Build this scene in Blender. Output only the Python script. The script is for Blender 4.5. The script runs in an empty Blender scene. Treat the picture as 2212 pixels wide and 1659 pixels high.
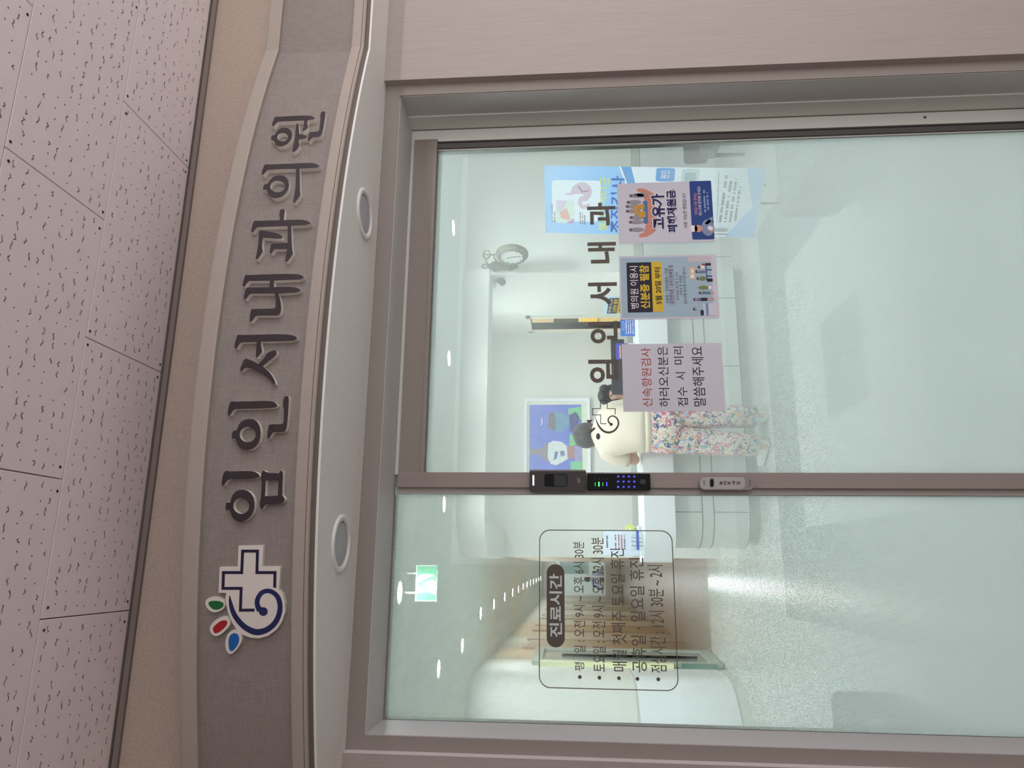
import bpy, bmesh, math, random
from mathutils import Vector, Matrix
from mathutils.geometry import tessellate_polygon
random.seed(7)
S = bpy.context.scene
COL = S.collection

# ------------------------------------------------------------------ camera (portrait shot stored on its side)
CAM = Vector((0.0, -2.17, 1.5))
PSI, THE, ROL, FPX = math.radians(14.074), math.radians(4.545), math.radians(-0.48), 1560.0
Fw = Vector((math.sin(PSI)*math.cos(THE), math.cos(PSI)*math.cos(THE), math.sin(THE)))
R0 = Vector((math.cos(PSI), -math.sin(PSI), 0)); U0 = R0.cross(Fw)
Rt = math.cos(ROL)*R0 + math.sin(ROL)*U0
Up = -math.sin(ROL)*R0 + math.cos(ROL)*U0
cd = bpy.data.cameras.new('camera'); co = bpy.data.objects.new('camera', cd); COL.objects.link(co)
M = Matrix((-Up, Rt, -Fw)).transposed().to_4x4(); M.translation = CAM
co.matrix_world = M
cd.sensor_fit = 'HORIZONTAL'; cd.sensor_width = 36; cd.lens = 36*FPX/2212; cd.clip_start = .05
S.camera = co
def ray(x, y): return Fw + Rt*((1659-y-829.5)/FPX) + Up*((1106-x)/FPX)
def at(x, y, Y=0.0):
    d = ray(x, y); return CAM + d*((Y-CAM.y)/d.y)
def onz(x, y, Z):
    d = ray(x, y); return CAM + d*((Z-CAM.z)/d.z)
def onx(x, y, X):
    d = ray(x, y); return CAM + d*((X-CAM.x)/d.x)

# ------------------------------------------------------------------ world, exposure
w = bpy.data.worlds.new('world'); S.world = w; w.use_nodes = True
w.node_tree.nodes['Background'].inputs[0].default_value = (1.0, .975, .98, 1)
w.node_tree.nodes['Background'].inputs[1].default_value = WORLD = 2.0
S.view_settings.view_transform = 'Standard'; S.view_settings.look = 'None'
S.view_settings.gamma = 1; S.view_settings.use_curve_mapping = False
S.view_settings.exposure = 0.0
S.cycles.transparent_max_bounces = 14
S.cycles.max_bounces = 7; S.cycles.diffuse_bounces = 6; S.cycles.use_light_tree = False; S.cycles.glossy_bounces = 2; S.cycles.transmission_bounces = 2
S.cycles.use_adaptive_sampling = True; S.cycles.adaptive_threshold = .05; S.cycles.adaptive_min_samples = 12
S.cycles.caustics_reflective = False; S.cycles.caustics_refractive = False
LAMP_L = 305.0        # clinic downlights
HALL_L = 24.0       # hallway panel lamps

# ------------------------------------------------------------------ helpers
def lin(c):
    return tuple(((v/255)/12.92 if v/255 <= .04045 else ((v/255+.055)/1.055)**2.4) for v in c)
MATS = {}
def mat(name, rgb, rough=.6, metal=0, emit=0, noise=0, nscale=40, bump=0, bscale=200, stretch=(1,1,1), spec=.3, alpha=1, trans=0):
    """rgb in sRGB 0-255"""
    if name in MATS: return MATS[name]
    m = bpy.data.materials.new(name); m.use_nodes = True; MATS[name] = m
    nt = m.node_tree; b = nt.nodes['Principled BSDF']; c = (*lin(rgb), 1)
    b.inputs['Base Color'].default_value = c; b.inputs['Roughness'].default_value = rough
    b.inputs['Metallic'].default_value = metal; b.inputs['Specular IOR Level'].default_value = spec
    if trans: b.inputs['Transmission Weight'].default_value = trans
    if alpha < 1: b.inputs['Alpha'].default_value = alpha
    if emit:
        b.inputs['Emission Color'].default_value = c; b.inputs['Emission Strength'].default_value = emit; m.cycles.emission_sampling = 'NONE'
    if noise or bump:
        tc = nt.nodes.new('ShaderNodeTexCoord'); mp = nt.nodes.new('ShaderNodeMapping')
        mp.inputs['Scale'].default_value = stretch; nt.links.new(tc.outputs['Object'], mp.inputs[0])
    if noise:
        n = nt.nodes.new('ShaderNodeTexNoise'); n.inputs['Scale'].default_value = nscale; n.inputs['Detail'].default_value = 4
        nt.links.new(mp.outputs[0], n.inputs['Vector'])
        r = nt.nodes.new('ShaderNodeMapRange'); r.inputs[3].default_value = 1-noise; r.inputs[4].default_value = 1+noise
        r.inputs[1].default_value = .25; r.inputs[2].default_value = .75
        nt.links.new(n.outputs[0], r.inputs[0])
        mx = nt.nodes.new('ShaderNodeVectorMath'); mx.operation = 'SCALE'; mx.inputs[0].default_value = c[:3]
        nt.links.new(r.outputs[0], mx.inputs['Scale']); nt.links.new(mx.outputs[0], b.inputs['Base Color'])
    if bump:
        n2 = nt.nodes.new('ShaderNodeTexNoise'); n2.inputs['Scale'].default_value = bscale; n2.inputs['Detail'].default_value = 3
        nt.links.new(mp.outputs[0], n2.inputs['Vector'])
        bp = nt.nodes.new('ShaderNodeBump'); bp.inputs['Strength'].default_value = bump; bp.inputs['Distance'].default_value = .002
        nt.links.new(n2.outputs[0], bp.inputs['Height']); nt.links.new(bp.outputs[0], b.inputs['Normal'])
    return m
def put(o, parent):
    if parent is not None:
        o.parent = parent; o.matrix_parent_inverse = Matrix.Translation(parent.matrix_world.translation).inverted()
def mesh_obj(name, verts, faces, mats, parent=None, mi=None, smooth=False, origin=None):
    me = bpy.data.meshes.new(name)
    V = [Vector(v) for v in verts]
    if origin is None:
        lo = Vector([min(v[i] for v in V) for i in range(3)]); hi = Vector([max(v[i] for v in V) for i in range(3)])
        origin = (lo+hi)/2
    else: origin = Vector(origin)
    me.from_pydata([v-origin for v in V], [], faces)
    for m in (mats if isinstance(mats, (list, tuple)) else [mats]): me.materials.append(m)
    if mi:
        for p, k in zip(me.polygons, mi): p.material_index = k
    if smooth:
        for p in me.polygons: p.use_smooth = True
    me.update()
    o = bpy.data.objects.new(name, me); o.location = origin; COL.objects.link(o)
    o.matrix_world = Matrix.Translation(origin)
    put(o, parent); return o
def thing(name, loc, label, cat, group=None):
    o = bpy.data.objects.new(name, None); COL.objects.link(o); o.empty_display_size = .05
    o.location = Vector(loc); o.matrix_world = Matrix.Translation(Vector(loc))
    return tag(o, label, cat, group)
def tag(o, label=None, cat=None, group=None, kind=None):
    if label: o['label'] = label
    if cat: o['category'] = cat
    if group: o['group'] = group
    if kind: o['kind'] = kind
    return o
def st(o): o['kind'] = 'structure'; return o
class MB:
    def __init__(s): s.v = []; s.f = []; s.k = []
    def add(s, v, f, k=0):
        n = len(s.v); s.v += [Vector(p) for p in v]; s.f += [tuple(i+n for i in q) for q in f]; s.k += [k]*len(f); return s
    def box(s, x0, x1, y0, y1, z0, z1, k=0, bev=0):
        if bev:
            bm = bmesh.new(); bmesh.ops.create_cube(bm, size=1)
            for v in bm.verts: v.co = Vector((x0+(x1-x0)*(v.co.x+.5), y0+(y1-y0)*(v.co.y+.5), z0+(z1-z0)*(v.co.z+.5)))
            bmesh.ops.bevel(bm, geom=list(bm.edges), offset=bev, segments=2, affect='EDGES', profile=.5)
            bm.verts.index_update(); bm.faces.ensure_lookup_table()
            s.add([v.co.copy() for v in bm.verts], [[v.index for v in f.verts] for f in bm.faces], k); bm.free(); return s
        v = [(x, y, z) for z in (z0, z1) for y in (y0, y1) for x in (x0, x1)]
        return s.add(v, [(0,2,3,1),(4,5,7,6),(0,1,5,4),(2,6,7,3),(0,4,6,2),(1,3,7,5)], k)
    def plate(s, outer, holes, front, back, kf=0, ks=1):
        """outline(s) in 2D -> solid plate; front/back map a 2D point to 3D"""
        loops = [outer]+list(holes); flat = [p for l in loops for p in l]; n = len(flat)
        tri = tessellate_polygon([[Vector((p[0], p[1], 0)) for p in l] for l in loops])
        fv = [front(p) for p in flat]; bv = [back(p) for p in flat]
        s.add(fv+bv, [t for t in tri]+[tuple(i+n for i in reversed(t)) for t in tri], kf)
        for i in range(len(tri)): s.k[-1-i] = ks
        o = 0; q = []
        for l in loops:
            m = len(l); q += [(o+i, o+(i+1) % m, n+o+(i+1) % m, n+o+i) for i in range(m)]; o += m
        s.add(fv+bv, q, ks); return s
    def tube(s, pts, r, k=0, n=8, caps=True):
        pts = [Vector(p) for p in pts]; rs = r if isinstance(r, (list, tuple)) else [r]*len(pts)
        base = len(s.v); prev = None
        for i, p in enumerate(pts):
            t = (pts[min(i+1, len(pts)-1)]-pts[max(i-1, 0)]).normalized()
            a = prev if prev is not None else (Vector((0,0,1)) if abs(t.z) < .9 else Vector((1,0,0)))
            a = (a - t*a.dot(t)).normalized(); prev = a; b = t.cross(a)
            s.v += [p+(a*math.cos(2*math.pi*j/n)+b*math.sin(2*math.pi*j/n))*rs[i] for j in range(n)]
        for i in range(len(pts)-1):
            for j in range(n):
                s.f.append((base+i*n+j, base+i*n+(j+1) % n, base+(i+1)*n+(j+1) % n, base+(i+1)*n+j)); s.k.append(k)
        if caps:
            s.f.append(tuple(base+j for j in reversed(range(n)))); s.k.append(k)
            s.f.append(tuple(base+(len(pts)-1)*n+j for j in range(n))); s.k.append(k)
        return s
    def loft(s, rings, side=(1,0,0), k=0, n=20, sq=2.0, caps=True):
        """rings: (center, r_side, r_other); cross-sections perpendicular to the path"""
        base = len(s.v); C = [Vector(r[0]) for r in rings]; sd = Vector(side)
        for i, r in enumerate(rings):
            t = (C[min(i+1, len(C)-1)]-C[max(i-1, 0)]).normalized()
            a = (sd - t*sd.dot(t)).normalized(); b = t.cross(a)
            for j in range(n):
                an = 2*math.pi*j/n; c, q = math.cos(an), math.sin(an)
                e = 2/sq; cc = math.copysign(abs(c)**e, c); qq = math.copysign(abs(q)**e, q)
                s.v.append(C[i]+a*cc*r[1]+b*qq*r[2])
        for i in range(len(C)-1):
            for j in range(n):
                s.f.append((base+i*n+j, base+i*n+(j+1) % n, base+(i+1)*n+(j+1) % n, base+(i+1)*n+j)); s.k.append(k)
        if caps:
            for i, o in ((0, True), (len(C)-1, False)):
                L = [base+i*n+j for j in range(n)]; s.f.append(tuple(reversed(L)) if o else tuple(L)); s.k.append(k)
        return s
    def ball(s, c, rx, ry, rz, k=0, n=14, m=9, R=None):
        c = Vector(c); base = len(s.v)
        for i in range(m+1):
            th = math.pi*i/m
            for j in range(n):
                ph = 2*math.pi*j/n; p = Vector((rx*math.sin(th)*math.cos(ph), ry*math.sin(th)*math.sin(ph), rz*math.cos(th)))
                s.v.append(c+(R @ p if R else p))
        for i in range(m):
            for j in range(n):
                s.f.append((base+i*n+j, base+(i+1)*n+j, base+(i+1)*n+(j+1) % n, base+i*n+(j+1) % n)); s.k.append(k)
        return s
    def build(s, name, mats, parent=None, smooth=False, origin=None):
        o = mesh_obj(name, s.v, s.f, mats, parent, s.k, smooth, origin)
        bm = bmesh.new(); bm.from_mesh(o.data); bmesh.ops.remove_doubles(bm, verts=bm.verts, dist=1e-5)
        bmesh.ops.recalc_face_normals(bm, faces=bm.faces); bm.to_mesh(o.data); bm.free(); return o
def box(name, m, x0, x1, y0, y1, z0, z1, parent=None, bev=0):
    return MB().box(x0, x1, y0, y1, z0, z1, 0, bev).build(name, m, parent)
def ellipse(cx, cy, rx, ry, n=28, a0=0): return [(cx+rx*math.cos(a0+2*math.pi*i/n), cy+ry*math.sin(a0+2*math.pi*i/n)) for i in range(n)]
def rrect(x0, x1, y0, y1, r, n=5):
    P = []
    for cx, cy, a in ((x1-r, y1-r, 0), (x0+r, y1-r, 90), (x0+r, y0+r, 180), (x1-r, y0+r, 270)):
        P += [(cx+r*math.cos(math.radians(a+90*i/n)), cy+r*math.sin(math.radians(a+90*i/n))) for i in range(n+1)]
    return P
def ribbon(pts, wid):
    """closed outline of a polyline with width(s), mitred"""
    n = len(pts); wid = wid if isinstance(wid, (list, tuple)) else [wid]*n; L = []; Rr = []
    for i, p in enumerate(pts):
        p = Vector(p); d0 = (p-Vector(pts[i-1])).normalized() if i else None; d1 = (Vector(pts[i+1])-p).normalized() if i < n-1 else None
        d0 = d0 or d1; d1 = d1 or d0; t = (d0+d1).normalized(); nn = Vector((-t.y, t.x)); c = max(.4, nn.dot(Vector((-d0.y, d0.x))))
        h = wid[i]/2/c; L.append(tuple(p+nn*h)); Rr.append(tuple(p-nn*h))
    return L+Rr[::-1]
_tc = {}
def text_geo(s, bold=0):
    """unit text: verts normalised to its own 0..1 box"""
    if (s, bold) in _tc: return _tc[s, bold]
    cu = bpy.data.curves.new('t', 'FONT'); cu.body = s; cu.size = 1; cu.offset = bold; cu.resolution_u = 3
    o = bpy.data.objects.new('t', cu); COL.objects.link(o)
    dg = bpy.context.evaluated_depsgraph_get(); dg.update()
    me = bpy.data.meshes.new_from_object(o.evaluated_get(dg)); V = [v.co.copy() for v in me.vertices]; Fc = [tuple(p.vertices) for p in me.polygons]
    bpy.data.objects.remove(o); bpy.data.curves.remove(cu); bpy.data.meshes.remove(me)
    x0 = min(v.x for v in V); x1 = max(v.x for v in V); y0 = min(v.y for v in V); y1 = max(v.y for v in V)
    g = ([((v.x-x0)/(x1-x0), (v.y-y0)/(y1-y0)) for v in V], Fc); _tc[s, bold] = g; return g
# build every lettering once while the scene is still small
TEXTS = [('임', 0.027), ('인', 0.027), ('서', 0.027), ('내', 0.027), ('과', 0.027), ('진료시간', 0.022), ('평', 0.004), ('일 : 오전 9시 ~ 오후 6시 30분', 0.004), ('토요일 : 오전 9시 ~ 오후 12시 30분', 0.004), ('매월 첫째주 토요일 휴진', 0.004), ('공휴일 · 일요일 휴진', 0.004), ('점심시간 : 12시 30분 ~ 2시', 0.004), ('신속항원검사', 0.002), ('하러오신분은', 0.002), ('접수', 0.002), ('시', 0.002), ('미리', 0.002), ('말씀해주세요', 0.002), ('병의원 이용시', 0.004), ('신분증 필참', 0.03), ('5월 20일 부터', 0.018), ('신분증 / 건강보험증 / 여권', 0.012), ('/ 운전면허증 / 외국인등록증 등', 0.012), ('본인임을 확인할 수 있는', 0), ('신분증 및 서류를', 0), ('접수처에 제시해 주시면 됩니다.', 0), ('고유가', 0.09), ('고유가', 0.03), ('피해지원금', 0.09), ('피해지원금', 0.03), ('사용 가능한 병원입니다', 0.006), ('지원금 사용 문의는', 0.006), ('데스크에 문의해 주세요!', 0), ('ADT', 0.01), ('1', 0), ('2', 0), ('3', 0), ('4', 0), ('5', 0), ('6', 0), ('7', 0), ('8', 0), ('9', 0), ('*', 0), ('0', 0), ('#', 0), ('눌', 0.02), ('러', 0.02), ('주', 0.02), ('세', 0.02), ('요', 0.02), ('PUSH', 0.01), ('병의원 이용시', 0.01), ('5월 20일 부터', 0.01), ('헬리코박터균', 0.01), ('조직검사', 0.025), ('원인', 0.01)]
for _s, _b in TEXTS: text_geo(_s, _b)
class Sheet:
    """flat printed surface: O top-left corner, ex right, ez up, n towards the viewer"""
    def __init__(s, O, ex, ez, W, H, parent):
        s.O = Vector(O); s.ex = Vector(ex).normalized(); s.ez = Vector(ez).normalized(); s.n = s.ex.cross(s.ez); s.W = W; s.H = H; s.p = parent
    def P(s, a, b, l=0): return s.O+s.ex*a*s.W-s.ez*b*s.H+s.n*l*.0004
    def poly(s, pts, m, l=1, name='printed_shape', mb=None):
        own = mb is None; mb = mb or MB()
        t = tessellate_polygon([[Vector((p[0], p[1], 0)) for p in pts]]); mb.add([s.P(a, b, l) for a, b in pts], list(t))
        return s.done(mb, name, m) if own else mb
    def done(s, mb, name, m): return mesh_obj(name, mb.v, mb.f, m, s.p)
    def rect(s, a0, a1, b0, b1, m, l=1, name='printed_block'): return s.poly([(a0, b0), (a1, b0), (a1, b1), (a0, b1)], m, l, name)
    def text(s, t, a0, a1, b0, b1, m, l=2, bold=0, name='lettering'):
        V, Fc = text_geo(t, bold)
        return mesh_obj(name, [s.P(a0+x*(a1-a0), b1+y*(b0-b1), l) for x, y in V], Fc, m, s.p)

# ------------------------------------------------------------------ materials
m_frame = mat('taupe_film', (149,141,136), .55, noise=.05, nscale=30, stretch=(6,6,60), bump=.12, bscale=60)
m_panel = mat('wood_grain_film', (170,160,157), .5, noise=.045, nscale=6, stretch=(30,30,1.2), bump=.25, bscale=14)
m_trim = mat('fascia_trim', (172,162,154), .55, noise=.03, nscale=60)
m_sofmat = mat('soffit_paint', (234,233,230), .6, noise=.02)
m_stucco = mat('beige_stucco', (180,164,152), .9, noise=.10, nscale=160, bump=.6, bscale=260)
m_tile = mat('ceiling_board', (236,226,229), .85, noise=.02, nscale=15, bump=.12, bscale=300)
m_dark = mat('dark_gap', (38,35,36), .7)
m_alu = mat('pale_aluminium', (232,232,228), .4)
m_leaf = mat('leaf_stile_film', (150,139,135), .5, noise=.03, nscale=80)
m_leafd = mat('leaf_edge_grey', (92,90,88), .5)
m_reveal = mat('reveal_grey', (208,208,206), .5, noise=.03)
m_wall = mat('clinic_wall', (222,222,216), .7)
m_wall2 = mat('clinic_wall_lower', (216,219,216), .5)
m_seam = mat('seam_grey', (120,126,124), .7)
m_ceil = mat('clinic_ceiling', (232,232,226), .8)
m_white = mat('solid_surface_white', (236,238,240), .3)
m_black = mat('black_plastic', (9,9,10), .4, spec=.12)
m_letter = mat('letter_face_charcoal', (58,50,54), .45)
m_letside = mat('letter_side_white', (236,232,226), .5)
m_vinyl = mat('brown_grey_vinyl', (92,84,77), .6)
m_paper = mat('poster_paper', (202,201,213), .6)
m_steel = mat('brushed_steel', (170,172,172), .35, metal=.7)

# woven fascia board: fine cross-hatched weave
def weave(name, rgb):
    m = bpy.data.materials.new(name); m.use_nodes = True; nt = m.node_tree; b = nt.nodes['Principled BSDF']
    tc = nt.nodes.new('ShaderNodeTexCoord'); out = []
    for sc in ((34, 34, 640), (640, 640, 34)):
        mp = nt.nodes.new('ShaderNodeMapping'); mp.inputs['Scale'].default_value = sc; nt.links.new(tc.outputs['Object'], mp.inputs[0])
        n = nt.nodes.new('ShaderNodeTexNoise'); n.inputs['Scale'].default_value = 1; n.inputs['Detail'].default_value = 2; nt.links.new(mp.outputs[0], n.inputs['Vector']); out.append(n)
    a = nt.nodes.new('ShaderNodeMath'); a.operation = 'ADD'; nt.links.new(out[0].outputs[0], a.inputs[0]); nt.links.new(out[1].outputs[0], a.inputs[1])
    r = nt.nodes.new('ShaderNodeMapRange'); r.inputs[1].default_value = .6; r.inputs[2].default_value = 1.4; r.inputs[3].default_value = .80; r.inputs[4].default_value = 1.2
    nt.links.new(a.outputs[0], r.inputs[0])
    v = nt.nodes.new('ShaderNodeVectorMath'); v.operation = 'SCALE'; v.inputs[0].default_value = lin(rgb); nt.links.new(r.outputs[0], v.inputs['Scale']); nt.links.new(v.outputs[0], b.inputs['Base Color'])
    b.inputs['Roughness'].default_value = .7; b.inputs['Specular IOR Level'].default_value = .2; return m
m_weave = weave('woven_board', (146,138,134))

# ------------------------------------------------------------------ shell: hallway
ZC = 2.595; YW = -.36
floor_m = mat('hall_floor', (196,188,182), .5, noise=.04, nscale=8)
st(box('floor', floor_m, -3.4, 4.6, -4.6, -.187, -.05, 0))
# ceiling of acoustic boards
ceil = st(box('ceiling', mat('ceiling_void', (70,66,66), .9), -3.4, 4.6, -4.6, YW, ZC+.012, ZC+.06))
m_worm = mat('fissure_dark', (104,90,92), .9)
TW, TH = .6125, .3125
def fissures(seed):
    rnd = random.Random(seed); mb = MB(); placed = []
    def rib(pts, wd):
        o = ribbon(pts, wd); t = tessellate_polygon([[Vector((p[0], p[1], 0)) for p in o]])
        mb.add([(p[0], p[1], 0) for p in o], list(t))
    cols, rows = 22, 8
    for i in range(cols):
        for j in range(rows):
            x = (i+.5)/cols*(TW-.02)-(TW-.02)/2+rnd.uniform(-.006, .006); y = (j+.5)/rows*(TH-.02)-(TH-.02)/2+rnd.uniform(-.010, .010)
            if rnd.random() < .36:
                mb.add([(x+.0019*math.cos(a*math.pi/3), y+.0019*math.sin(a*math.pi/3), 0) for a in range(6)], [tuple(range(6))]); continue
            if rnd.random() < .12: continue
            L = rnd.uniform(.011, .021); n = 6; ph = rnd.random()*6; am = rnd.uniform(.0016, .0030)
            tilt = rnd.uniform(-.25, .25)
            pts = []
            for q in range(n):
                s_ = (q/(n-1)-.5)*L; o_ = am*math.sin(ph+q*rnd.uniform(1.2, 1.9))
                pts.append((x+s_*math.cos(tilt)-o_*math.sin(tilt), y+s_*math.sin(tilt)+o_*math.cos(tilt)))
            rib(pts, [.0006]+[rnd.uniform(.0014, .0026) for _ in range(n-2)]+[.0006])
            if rnd.random() < .4:
                c = pts[rnd.choice((1, 4))]; rib([c, (c[0]+rnd.uniform(-.002, .002), c[1]+rnd.choice((-1, 1))*.004)], .0012)
    return mb
fis = [fissures(k) for k in range(4)]
fmesh = []
for mb in fis:
    me = bpy.data.meshes.new('fissures'); me.from_pydata(mb.v, [], mb.f); me.materials.append(m_worm); fmesh.append(me)
tile_mesh = None; k = 0
smesh = None
for row in range(5):
    y1 = YW-.012-row*TH; y0 = y1-TH
    off = .491 if row % 2 == 0 else .784-.0035
    for i in range(-3, 4):
        x0 = off-TW*1+i*TW; x1 = x0+TW
        if x1 < -1.2 or x0 > 2.6: continue
        g = .0011
        if tile_mesh is None:
            t = MB().box(x0+g, x1-g, y0+g, y1-g, ZC, ZC+.012, 0, .0012).build('ceiling_tile', m_tile, ceil); tile_mesh = t.data
        else:
            t = bpy.data.objects.new('ceiling_tile', tile_mesh); COL.objects.link(t); t.matrix_world = Matrix.Translation(((x0+x1)/2, (y0+y1)/2, ZC+.006)); put(t, ceil)
        if row < 4:
            f = bpy.data.objects.new('fissure_marks', fmesh[k % 4]); COL.objects.link(f)
            f.location = (0, 0, -.0063); f.rotation_euler = (0, 0, math.pi*(k//4 % 2)); f.parent = t; f['kind'] = 'stuff'; k += 1
            for sx, sy in ((-.285, -.143), (-.285, .143), (.285, -.143), (.285, .143)):
                sx += random.uniform(-.006, .006); sy += random.uniform(-.004, .004)
                if smesh is None:
                    so = MB(); so.loft([((0, 0, -.0012), .0028, .0028), ((0, 0, 0), .0035, .0035)], n=8); s = so.build('screw', mat('screw_dark', (58,48,50), .6), None); smesh = s.data
                    s.matrix_world = Matrix.Identity(4); s.location = (sx, sy, -.0066); s.parent = t
                else:
                    s = bpy.data.objects.new('screw', smesh); COL.objects.link(s); s.location = (sx, sy, -.0066); s.parent = t
# upper wall and edge moulding
wall_front = st(box('wall_front', m_stucco, -3.4, 4.6, YW, .10, 2.09, ZC+.06))
tr = st(box('trim_1', mat('ceiling_moulding', (128,116,112), .6), -3.4, 4.6, YW-.010, YW, ZC-.018, ZC-.004))
st(box('trim_2', m_dark, -3.4, 4.6, YW-.006, YW, ZC-.004, ZC))
# wall either side of the opening (panels proud of the frame)
pr = st(MB().box(1.49, 3.6, -.213, .06, 0, 2.082).build('wall_right', m_panel))
pl = st(MB().box(-2.6, -.466, -.213, .06, 0, 2.082).build('wall_left', m_panel))  # its return gets a pale strip, painted as if lit from the right
box('lit_return_strip', mat('lit_return_pale', (226,214,217), .45), -.4665, -.4645, -.2135, -.1875, 0, 2.078, pl); st(box('wall_blocker_left', m_stucco, -1.7, -1.6, -4.6, -.214, 0, ZC+.012)); st(box('wall_blocker_back', m_stucco, -1.6, .0, -3.5, -3.4, 0, ZC+.012))  # unseen stucco walls added to block ambient light from the left and behind

# ------------------------------------------------------------------ fascia sign
CX, CY, CR = .469, 2.591, 3.1433
def arc_pt(x, r):
    return Vector((x, CY-math.sqrt(r*r-(x-CX)**2)))
XL, XR = -.541, 1.479
path = [Vector((-3.0, -.385)), Vector((XL-.02, -.385))]
N = 48
for i in range(N+1):
    x = XL+(XR-XL)*i/N; path.append(arc_pt(x, CR))
path += [Vector((XR+.012, -.386)), Vector((3.6, -.42))]
def nrm(i):
    p = path[i]
    if 2 <= i <= N+2: d = (p-Vector((CX, CY))).normalized(); return d
    return Vector((0, -1))
def sweep(mb, prof, k=0):
    n = len(prof); base = len(mb.v)
    for i, p in enumerate(path):
        d = nrm(i)
        for o, z in prof: mb.v.append(Vector((p.x+d.x*o, p.y+d.y*o, z)))
    for i in range(len(path)-1):
        for j in range(n):
            mb.f.append((base+i*n+j, base+i*n+(j+1) % n, base+(i+1)*n+(j+1) % n, base+(i+1)*n+j)); mb.k.append(k)
    for i in (0, len(path)-1): mb.f.append(tuple(base+i*n+j for j in range(n))); mb.k.append(k)
    return mb
def sw(name, prof, m, parent): return sweep(MB(), prof).build(name, m, parent)
sign = thing('fascia_sign', (.469, -.55, 2.09), 'bowed grey woven fascia sign with dark raised hangul letters and cross logo above the door', 'sign')
REC = .012
sw('sign_board', [(-REC, 2.125), (-REC, 2.37), (-.06, 2.37), (-.06, 2.125)], m_weave, sign)
sw('top_rail', [(0, 2.356), (.002, 2.360), (.002, 2.392), (0, 2.396), (-.07, 2.396), (-.07, 2.356)], m_trim, sign)
sw('bottom_rail', [(.002, 2.106), (.002, 2.131), (0, 2.134), (-.07, 2.134), (-.07, 2.1)], m_trim, sign)
sw('rail_bead', [(-.002, 2.097), (.001, 2.100), (.001, 2.104), (-.002, 2.1062), (-.05, 2.1062), (-.05, 2.097)], m_trim, sign)
sw('shadow_gap', [(-.010, 2.086), (-.010, 2.097), (-.05, 2.097), (-.05, 2.086)], mat('fascia_gap', (112,104,98), .7), sign)
# soffit slab between fascia and door frame
pts = [(p.x, p.y+.011) for p in path]; sof = pts+[(3.6, -.187), (-3.0, -.187)]
sf = st(MB().plate(sof, [], lambda p: (p[0], p[1], 2.08), lambda p: (p[0], p[1], 2.0875), 0, 0).build('soffit', m_sofmat))
sf['label'] = 'pale soffit board under the bowed sign'
def oncyl(x, y, r):
    d = ray(x, y); ox, oy = CAM.x-CX, CAM.y-CY
    a = d.x*d.x+d.y*d.y; b = 2*(ox*d.x+oy*d.y); c = ox*ox+oy*oy-r*r
    return CAM+d*((-b-math.sqrt(b*b-4*a*c))/(2*a))
def cylmap(x0, y0, sc, rf, rb):
    def fr(p): return oncyl(x0+p[0]/sc, y0+p[1]/sc, rf)
    def bk(p):
        q = fr(p); d = (Vector((q.x, q.y))-Vector((CX, CY))).normalized(); return Vector((CX+d.x*rb, CY+d.y*rb, q.z))
    return fr, bk
RB = CR-REC; RF = RB+.0145
G = {}
G['im'] = (470, 1000, [
 ([(205,205),(330,215),(600,208),(850,207),(960,228),(1040,275),(1080,335),(1050,375),(960,400),(800,415),(560,420),(330,422),(270,440),(215,495),(180,560),(140,595),(105,575),(105,500),(125,360),(160,250)], []),
 ([(690,690),(780,720),(860,790),(920,880),(945,1000),(945,1140),(910,1270),(850,1370),(760,1450),(660,1500),(560,1510),(470,1480),(390,1410),(345,1300),(315,1210),(290,1190),(265,1210),(235,1225),(210,1190),(205,1110),(220,1040),(250,1000),(290,1010),(320,1010),(350,900),(400,800),(460,730),(560,690)], [ellipse(608,1102,203,198)]),
 ([(1180,190),(1230,225),(1300,245),(1570,268),(1590,225),(1630,198),(1665,215),(1672,300),(1655,830),(1700,880),(1720,930),(1700,990),(1650,1030),(1560,1050),(1270,1065),(1215,1080),(1180,1130),(1145,1185),(1120,1185),(1085,1110),(1075,1020),(1105,900),(1120,700),(1130,480),(1110,370),(1115,290),(1150,215)], [[(1235,448),(1560,452),(1545,835),(1215,850)]])])
G['in'] = (480, 840, [
 ([(225,320),(330,325),(700,318),(1050,308),(1230,312),(1330,338),(1400,395),(1415,430),(1385,465),(1310,488),(1150,500),(700,512),(350,518),(300,535),(255,590),(215,660),(175,690),(140,675),(140,600),(160,480),(190,370)], []),
 ([(690,770),(790,775),(870,815),(930,890),(970,990),(985,1110),(980,1240),(940,1370),(870,1470),(770,1545),(650,1570),(530,1550),(440,1490),(385,1410),(355,1310),(325,1265),(270,1285),(245,1265),(245,1180),(262,1110),(300,1065),(340,1075),(385,1030),(420,930),(480,840),(580,785)], [ellipse(653,1170,205,195)]),
 ([(1650,180),(1690,195),(1705,250),(1700,420),(1685,650),(1670,850),(1650,1000),(1610,1080),(1550,1110),(1320,1112),(1285,1135),(1240,1210),(1215,1265),(1180,1275),(1155,1240),(1155,1130),(1175,1010),(1200,915),(1290,905),(1500,903),(1550,890),(1568,850),(1575,650),(1580,520),(1555,440),(1555,330),(1570,250),(1600,195)], [])])
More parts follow.
